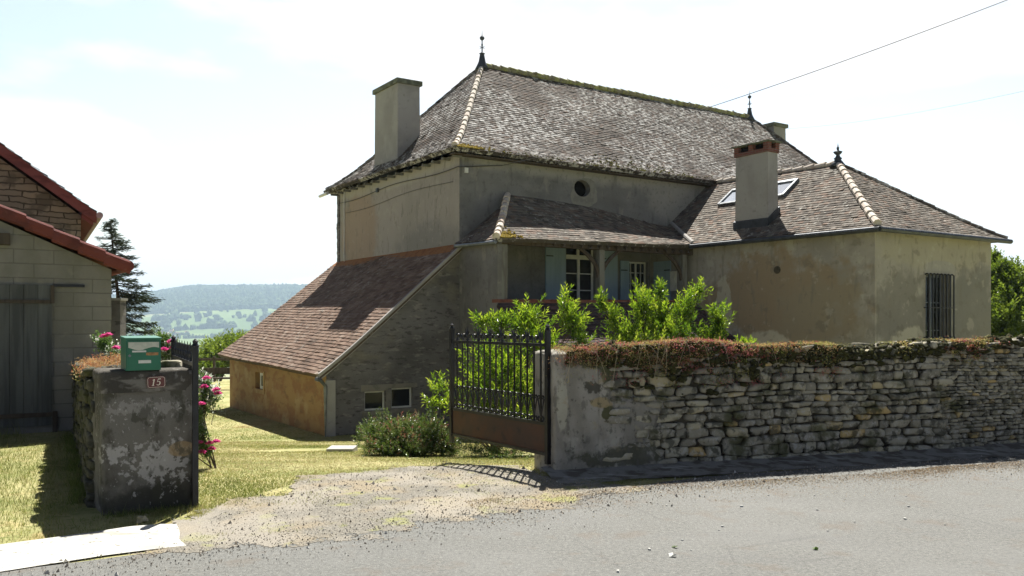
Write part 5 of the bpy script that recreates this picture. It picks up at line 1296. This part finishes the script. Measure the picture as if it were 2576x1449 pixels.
bush('low_shrub', (-.25, 11.6, -1.9), [LB(1200, 1125, 11.6, 55, 14, .4), LB(1280, 1135, 11.3, 60, 12, .35)],
    'shrub', 'sparse creeping shrub in the shade under the open gate', 'shrub', 300, 10, .04, .016, .10, 0, None, .008, 1.0)
def bloom(mb, c, r):
    for j in range(3):
        n = (7, 6, 4)[j]; a = np.arange(n) * 2 * np.pi / n + j; el = (.25, .8, 1.25)[j]
        D = np.stack([np.cos(a) * math.cos(el), np.sin(a) * math.cos(el) * .8 - .35, np.full(n, math.sin(el))], -1)
        leaves(mb, np.tile(c, (n, 1)), D, r * (1, .85, .6)[j], r * .95, np.clip(rng.random(n) * .5 + .25 * j, 0, 1), .3)
def rosebush(root, lobes, blooms, Y, label):
    o = bush('rose_bush', root, lobes, 'rose_leaf', label, 'rose bush', 420, 9, .045, .022, .12, 0, None, .008, 1.0)
    for px, py in blooms:
        m = MB(); bloom(m, at(px, py, Y - .12), .052 * Y / 9); part('rose', m, M['petal'], o)
rosebush((-3.3, 9.35, -1.63), [LB(512, 955, 9.4, 20, 26), LB(532, 985, 9.4, 24, 26), LB(508, 1015, 9.4, 14, 30), LB(505, 1075, 9.3, 10, 30), LB(515, 1120, 9.3, 16, 16), LB(498, 1060, 9.2, 8, 70)],
         [(520, 953), (514, 975), (544, 982), (507, 1018), (501, 1115), (527, 1117), (544, 1113), (533, 1131), (508, 1139), (549, 992)], 9.3, 'rose bush with pink and pale blooms right of the concrete pillar')
rosebush((-5.15, 11.2, -1.8), [LB(262, 855, 11.2, 26, 18), LB(290, 885, 11.0, 24, 18), LB(310, 905, 11.0, 20, 14)], [(273, 844), (292, 877), (262, 848)], 11.0, 'rose bush with pink blooms left of the letter box')
rosebush((-4.3, 10.6, -1.75), [LB(412, 850, 10.6, 20, 16), LB(425, 880, 10.6, 16, 24)], [(431, 861), (413, 881), (436, 877)], 10.5, 'rose bush with pink blooms between the letter box and the gate leaf')

# spruce
def spruce(x, y, zb, H, R, label):
    o = thing('spruce_tree', label, 'spruce tree', (x, y, zb)); t = MB(); t.tube([(x, y, zb), (x + .03, y, zb + H * .5), (x - .28, y, zb + H * .985)], [.11, .07, .012], 8); part('trunk', t, M['bark'], o)
    f = MB(); b = MB(); P, D, Ls, Rn = [], [], [], []
    for k in range(170):
        h = 1 - (k / 170) ** 1.05; z = zb + H * (.04 + .95 * h); q = 1 - h; L = (.10 + R * q ** .85) * rng.uniform(.65, 1.12)
        a = rng.uniform(0, 6.28); dx, dy = math.cos(a), math.sin(a); t_ = np.linspace(0, 1, 10)
        ax = x + (.03 if h < .5 else .03 - .31 * (h - .5) * 2)
        drop = -.30 * L * t_ ** 1.3 + .22 * L * t_ ** 3 + .12 * L * h
        pts = np.stack([ax + dx * L * t_, y + dy * L * t_, z + drop], -1); b.tube(pts, np.linspace(.018, .004, 10), 4)
        n = int(26 + 120 * L); tt = rng.random(n) ** .7; pp = np.stack([np.interp(tt, t_, pts[:, i]) for i in range(3)], -1) + rng.normal(size=(n, 3)) * .035
        sd_ = rng.choice([-1, 1], n)[:, None] * np.array([-dy, dx, 0]) * rng.uniform(.1, 1, n)[:, None]
        P.append(pp); D.append(sd_ + np.array([dx, dy, 0]) * .6 + np.array([0, 0, -1.0]) * rng.uniform(.1, 1.2, n)[:, None] * q + [0, 0, .25 * (1 - q)]); Ls.append(rng.uniform(.10, .26, n) * (.55 + .6 * q)); Rn.append(rng.random(n))
    P, D, Ls, Rn = map(np.concatenate, (P, D, Ls, Rn)); leaves(f, P, D, Ls, Ls * .16, Rn, .3)
    part('branches', b, M['bark'], o); part('foliage', f, M['spruce'], o)
spruce(-11.05, 24, -3.3, 6.15, 2.05, 'dark spruce tree rising behind the block shed')
TL_ = dict(n_sh=55, nl=9, LL=.16, LW=.09, shoot=.35, stem_r=.07, spread=1.0)
def tree(name, root, lobes, mat, label, cat, **kw):
    k = dict(TL_); k.update(kw)
    o = bush(name, root, lobes, mat, label, cat, **k)
    for c in o.children:
        if c.name.startswith('stem'): c.name = 'trunk'
        if c.name.startswith('foliage'): c.name = 'crown'
    return o
tree('garden_tree', (-15.4, 44, -4.0), [LB(545, 890, 44, 34, 34, 1.2, 10), LB(580, 875, 45, 40, 32, 1.2, 10), LB(530, 925, 43, 26, 20, 1, 6), LB(600, 865, 46, 40, 26, 1.2, 8)], 'tree_leaf', 'light green leafy tree behind the lean-to corner', 'tree', n_sh=75)
tree('garden_tree', (-18.5, 52, -4.2), [LB(470, 905, 52, 45, 26, 1.5, 8), LB(430, 900, 53, 45, 30, 1.5, 8), LB(395, 880, 54, 40, 44, 1.5, 8)], 'tree_dark', 'darker hedge like tree behind the roses at the far end of the lawn', 'tree', n_sh=60)
tree('hazel_tree', (17.6, 29.5, -3.5), [LB(2515, 690, 29.5, 30, 38, .8, 8), LB(2535, 745, 29, 46, 46, .9, 11), LB(2575, 720, 30, 46, 50, 1, 9), LB(2520, 810, 28.5, 50, 60, .9, 13), LB(2590, 810, 29, 50, 60, 1, 12), LB(2500, 660, 30, 10, 28, .3, 2)], 'tree_leaf', 'tall green hazel behind the right end of the wing', 'tree', n_sh=105, LL=.13, LW=.075)

# garden bench and rail on the lawn
def gbox(name, boxes, mat, label, cat, loc, ang=0):
    o = thing(name, label, cat, loc, ang); T = frame(loc, ang)
    for nm, b in boxes: m = MB(T); m.box(*b); part(nm, m, mat, o)
    return o
c = at(552, 1010, 33.5); z = float(G(c[0], 33.5))
gbox('garden_bench', [('seat', (-.75, .75, -.2, .2, .42, .48)), ('leg', (-.62, -.54, -.17, .17, 0, .42)), ('leg', (.54, .62, -.17, .17, 0, .42)), ('backrest', (-.75, .75, .2, .24, .6, .85))], M['beam'], 'dark wooden garden bench on the lawn behind the roses', 'bench', (c[0], 33.5, z), .2)
c = at(530, 940, 40.0); z = float(G(c[0], 40.0))
gbox('garden_fence', [('rail', (-1.6, 1.6, -.04, .04, 1.0, 1.12)), ('rail', (-1.6, 1.6, -.04, .04, .45, .54)), ('post', (-1.05, -.93, -.06, .06, 0, 1.75)), ('post', (.1, .2, -.06, .06, 0, 1.2)), ('post', (1.1, 1.2, -.06, .06, 0, 1.2))], M['beam'], 'low dark rail fence at the far end of the lawn', 'fence', (c[0], 40, z), .1)

# ------------------------------------------------------------------ overhead cables
def cable(pts, r, sag, label, n=40):
    t = np.linspace(0, 1, n); a, b = np.array(pts[0]), np.array(pts[1]); P = a + (b - a) * t[:, None]; P[:, 2] -= sag * 4 * t * (1 - t)
    m = MB(); m.tube(P, r, 5); solo('power_cable', m, M['cable'], label, 'cable')
s0 = HF(np.array([1.3, -.05, 4.12]))
cable((s0, at(2700, -65, 11.5)), .007, .22, 'black overhead cable running from the front facade up to the right')
cable((HF(np.array([16.95, 3.5, 7.7])), at(2720, 196, 18)), .0035, .2, 'thin faint overhead wire at the far right of the sky')

# ------------------------------------------------------------------ stones and leaves lying on the road
def onroad(px, py): Y = 1.594 * F_ / (py - HY); return np.array([(px - CX) / F_ * Y, Y, -1.594])
zz = [(730, 1050), (1690, 1050), (1150, 985), (1380, 1138), (600, 1185), (620, 1165), (1225, 1190), (1900, 1155), (390, 1243), (1675, 990), (440, 1300), (200, 1298), (1670, 1122), (1165, 1070), (20, 1425), (885, 985), (300, 1045)]
first = None
for i, (a, b) in enumerate(zz):
    c = onroad(1545.3 + a * .4373, 815.6 + b * .4373); s = rng.uniform(.45, 1.0)
    if first is None:
        m = MB(); stones(m, np.array([c + [0, 0, .006]]), np.array([[.020, .012, .009]]), np.array([.9]), .25, .1)
        first = solo('chalk_stone', m, M['white_stone'], 'small white stone chip lying on the asphalt road', 'stone', 'white stone chips scattered on the road', origin=tuple(c))
    else:
        o = first.copy(); COL.objects.link(o); o.location = tuple(c); o.scale = (s, s, s); o.rotation_euler.z = rng.uniform(0, 6)
for i, (a, b) in enumerate([(337, 1288), (1148, 1300)]):
    c = onroad(1545.3 + a * .4373, 815.6 + b * .4373); m = MB(); leaves(m, np.array([c + [0, 0, .004], c + [0, 0, .006]]), np.array([[1., .3, .35], [.4, 1, .3]]), .04, .03, np.array([.4, .5]))
    solo('fallen_leaf', m, M['shrub'], ['green curled leaf on the road left of the other one', 'green curled leaf on the road near its middle'][i], 'leaf')
c = onroad(1684, 1402); m = MB(); leaves(m, np.array([c + [0, 0, .004], c + [.01, 0, .006]]), np.array([[.6, .8, .6], [.9, .5, .2]]), .05, .034, np.array([.3, .3])); solo('fallen_leaf', m, M['white_paint'], 'pale underside up leaf on the road below the green ones', 'leaf')
c = onroad(357, 1312); m = MB(); stones(m, np.array([c + [0, 0, .02]]), np.array([[.035, .03, .025]]), np.array([.8]), .2, .1); solo('loose_stone', m, M['stone'], 'pale loose stone in the shade at the foot of the concrete pillar', 'stone')
# doorstep stone by the low shrub
c = at(862, 1113, 13.6); zg = float(G(c[0], 13.6)); m = MB(); m.box(c[0] - .22, c[0] + .2, 13.4, 13.8, zg - .1, zg + .07); solo('stone_step', m, M['chimney'], 'flat pinkish stone step left of the low shrub', 'step')
# grit and dry debris along the road edge and on the drive
m = MB(); N = 15000; X = rng.uniform(-4.5, 9, N); off = abs(rng.normal(size=N)) * .34; side_ = rng.random(N)
Yp = np.interp(X, ex, eys) - off + .12 * rng.normal(size=N); k = rng.random(N) < .45
X[k] = rng.uniform(-2.4, 1.0, k.sum()); Yp[k] = rng.uniform(6, 9.6, k.sum()); ok = ~k | inpoly(X, Yp, dpoly); X, Yp = X[ok], Yp[ok]; n = len(X)
TET = np.array([(1, 0, -.4), (-.5, .87, -.4), (-.5, -.87, -.4), (0, 0, .8), (.3, .2, -.9)]); TF = np.array([(0, 1, 3), (1, 2, 3), (2, 0, 3), (1, 0, 4), (2, 1, 4), (0, 2, 4)])
S = rng.uniform(.002, .0065, n) * (1 + (rng.random(n) < .03) * 1.5); A_ = rng.uniform(0, 6.28, n); V = TET[None] * S[:, None, None] * (1 + .4 * rng.normal(size=(n, 5, 1)))
V = np.stack([V[..., 0] * np.cos(A_)[:, None] - V[..., 1] * np.sin(A_)[:, None], V[..., 0] * np.sin(A_)[:, None] + V[..., 1] * np.cos(A_)[:, None], V[..., 2]], -1)
zg = np.maximum(G(X, Yp) + .010, -1.594); V = V + np.stack([X, Yp, zg + S * .5], -1)[:, None]
m.add(V.reshape(-1, 3), (TF[None] + (np.arange(n) * 5)[:, None, None]).reshape(-1, 3), np.repeat(rng.random(n), 6)); solo('grit', m, M['pebble'], kind='stuff', label='loose grit and dry debris along the road edge')

# rusty dry debris swept along the shaded edge of the road
m = MB(); n = 70000; w_ = rng.uniform(-1.2, 11, n); d_ = .88 + abs(rng.normal(size=n)) * .20 + .10 * snoise(w_ * 2, 0 * w_, seed=55) + (rng.random(n) < .12) * rng.random(n) * .8; keep = rng.random(n) < .5 + .5 * snoise(w_ * 1.4, d_ * 3, seed=56)
w_, d_ = w_[keep], d_[keep]; n = len(w_); P = WF(np.stack([w_, d_, np.full(n, -1.591)], -1)); S = rng.uniform(.004, .013, n); a_ = rng.uniform(0, 6.28, n)
leaves(m, P, np.stack([np.cos(a_), np.sin(a_), rng.uniform(0, .5, n)], -1), S, S * .6, rng.random(n), .2)
t_ = NT('dry_debris'); solo('debris', m, t_.finish(t_.cramp(t_.attr(), [(0, (.12, .08, .045)), (.4, (.28, .18, .09)), (.75, (.40, .28, .14)), (1, (.25, .22, .09))]), .95, None, .1), kind='stuff', label='rusty dry leaf debris along the shaded road edge')

# ------------------------------------------------------------------ grass
def blades(mb, X, Y, h, w, lean=.5, tone=None):
    n = len(X); Z = G(X, Y); a = rng.uniform(0, 6.28, n); l = rng.uniform(.1, 1, n) * lean
    B = np.stack([X, Y, Z - .004], -1); S_ = np.stack([np.cos(a), np.sin(a), 0 * a], -1) * (w / 2)[:, None]
    b = rng.uniform(0, 6.28, n); T_ = B + np.stack([np.cos(b) * l * h, np.sin(b) * l * h, h], -1)
    V = np.stack([B - S_, B + S_, T_], 1); r = rng.random(n) if tone is None else tone
    mb.add(V.reshape(-1, 3), np.arange(3 * n).reshape(-1, 3), r)
def patchy(X, Y, seed): return snoise(X * 1.3, Y * 1.3, seed=seed)
gm = MB()
# verge outside, left of the pillar
def boundary_x(Y): return b0[0] + (b1[0] - b0[0]) * (Y - b0[1]) / (b1[1] - b0[1])
N = 150000; X = rng.uniform(-11, -2.7, N); Y = rng.uniform(3, 12.6, N)
gl = np.interp(X, top[:, 0], top[:, 1]) + .05; ok = (Y > gl + .12 * patchy(X * 4, Y * 4, 5)) & ((X < boundary_x(np.maximum(Y, b0[1])) - .02) | (Y < 6.95 + (X + 3.337) * .66)) & (X > -Y * .92 - .8)
ok &= ~((Y < 6.9 + (X + 3.3) * .6) & (X > -2.75)); X, Y = X[ok], Y[ok]; n = len(X); P = patchy(X, Y, 41)
h = np.clip(.035 + .02 * P + rng.normal(size=n) * .014, .012, .09) * (1 + 1.2 * (rng.random(n) < .02)); blades(gm, X, Y, h, rng.uniform(.003, .007, n), .9, np.clip(rng.random(n) * .7 + .15 + .22 * -P, 0, 1))
# lawn inside the gate
N = 380000; Y = 6.9 + 24 * rng.random(N) ** 1.7; X = rng.uniform(-.56, .16, N) * Y
ind = inpoly(X, Y, dpoly); ok = (~ind | ((patchy(X * 1.6, Y * 1.6, 47) > .12) & (rng.random(N) < .30))) & (X > boundary_x(Y) + .45)
d_edge = (X > -2.5) & (Y < 7.3); ok &= ~d_edge; ok &= (Y > np.interp(X, ex, eys) + .2)
hl = (np.stack([X, Y], -1) - HC[:2]); tl = hl @ Rv[:2]; sl = hl @ Lv[:2]; ok &= ~((tl > -3.6) & (sl > 0)); ok &= patchy(X, Y, 43) > -.75
X, Y = X[ok], Y[ok]; n = len(X); P = patchy(X, Y, 42); h = np.clip(.014 + .008 * P + rng.normal(size=n) * .005, .005, .04); blades(gm, X, Y, h * (1 + .02 * Y), .0035 + .0006 * Y, 1.3, np.clip(rng.random(n) * .65 + .33 - .28 * P, 0, 1))
# tufts along walls, gutters and on the drive
def tufts(pts, nb, h0, h1, spread, tone=(.0, .5)):
    for x, y in pts:
        n = int(nb * rng.uniform(.5, 1.4)); X = x + rng.normal(size=n) * spread; Y = y + rng.normal(size=n) * spread
        blades(gm, X, Y, rng.uniform(h0, h1, n), rng.uniform(.003, .007, n), .8, rng.uniform(*tone, n))
tufts([b0 + bd * rng.uniform(0, 5) + bn * rng.uniform(.02, .12) for _ in range(70)], 26, .05, .15, .04)
tufts([PFm(np.array([rng.uniform(0, .75), -.05, 0]))[:2] for _ in range(26)], 18, .02, .07, .03)
tufts([(rng.uniform(-8, -6.2), rng.uniform(10.6, 11.7)) for _ in range(30)], 22, .06, .26, .06, (.1, .6))
tufts([onroad(px, py)[:2] for px, py in ((520, 1352), (400, 1383), (690, 1338), (860, 1325), (1395, 1238), (1240, 1262), (1020, 1290), (950, 1310), (1480, 1228), (560, 1345), (745, 1336))], 34, .012, .04, .035, (.1, .7))
tufts([WF(np.array([rng.uniform(.0, 9), .02 + rng.random() * .06, 0]))[:2] for _ in range(60)], 10, .02, .07, .03)
tufts([(-2.65 + rng.normal() * .08, 7.0 + rng.normal() * .2) for _ in range(16)], 24, .02, .06, .04, (.3, .9))
bp = dense(dpoly[2:9], .03, .05); tufts([p for p in bp[:int(len(bp) * .62)] + rng.normal(size=(int(len(bp) * .62), 2)) * .10], 22, .006, .028, .05, (.2, .95))
tufts([(rng.uniform(-2.4, .2), rng.uniform(7.2, 9.5)) for _ in range(110)], 16, .005, .02, .05, (.2, .9))
solo('grass', gm, M['grass'], kind='stuff', origin=(0, 9, -1.6))

# ------------------------------------------------------------------ summer haze over the valley
hz = MB(); hz.box(-9000, 9000, -9000, 9000, -140, 260)
hm = bpy.data.materials.new('haze'); hm.use_nodes = True; ht = hm.node_tree; ht.nodes.clear()
ho = ht.nodes.new('ShaderNodeOutputMaterial'); hv = ht.nodes.new('ShaderNodeVolumePrincipled'); hv.inputs['Color'].default_value = (.62, .82, 1.0, 1); hv.inputs['Density'].default_value = .00017; hv.inputs['Anisotropy'].default_value = .2
ht.links.new(hv.outputs[0], ho.inputs['Volume'])
solo('haze', hz, hm, kind='stuff', origin=(0, 0, 0))
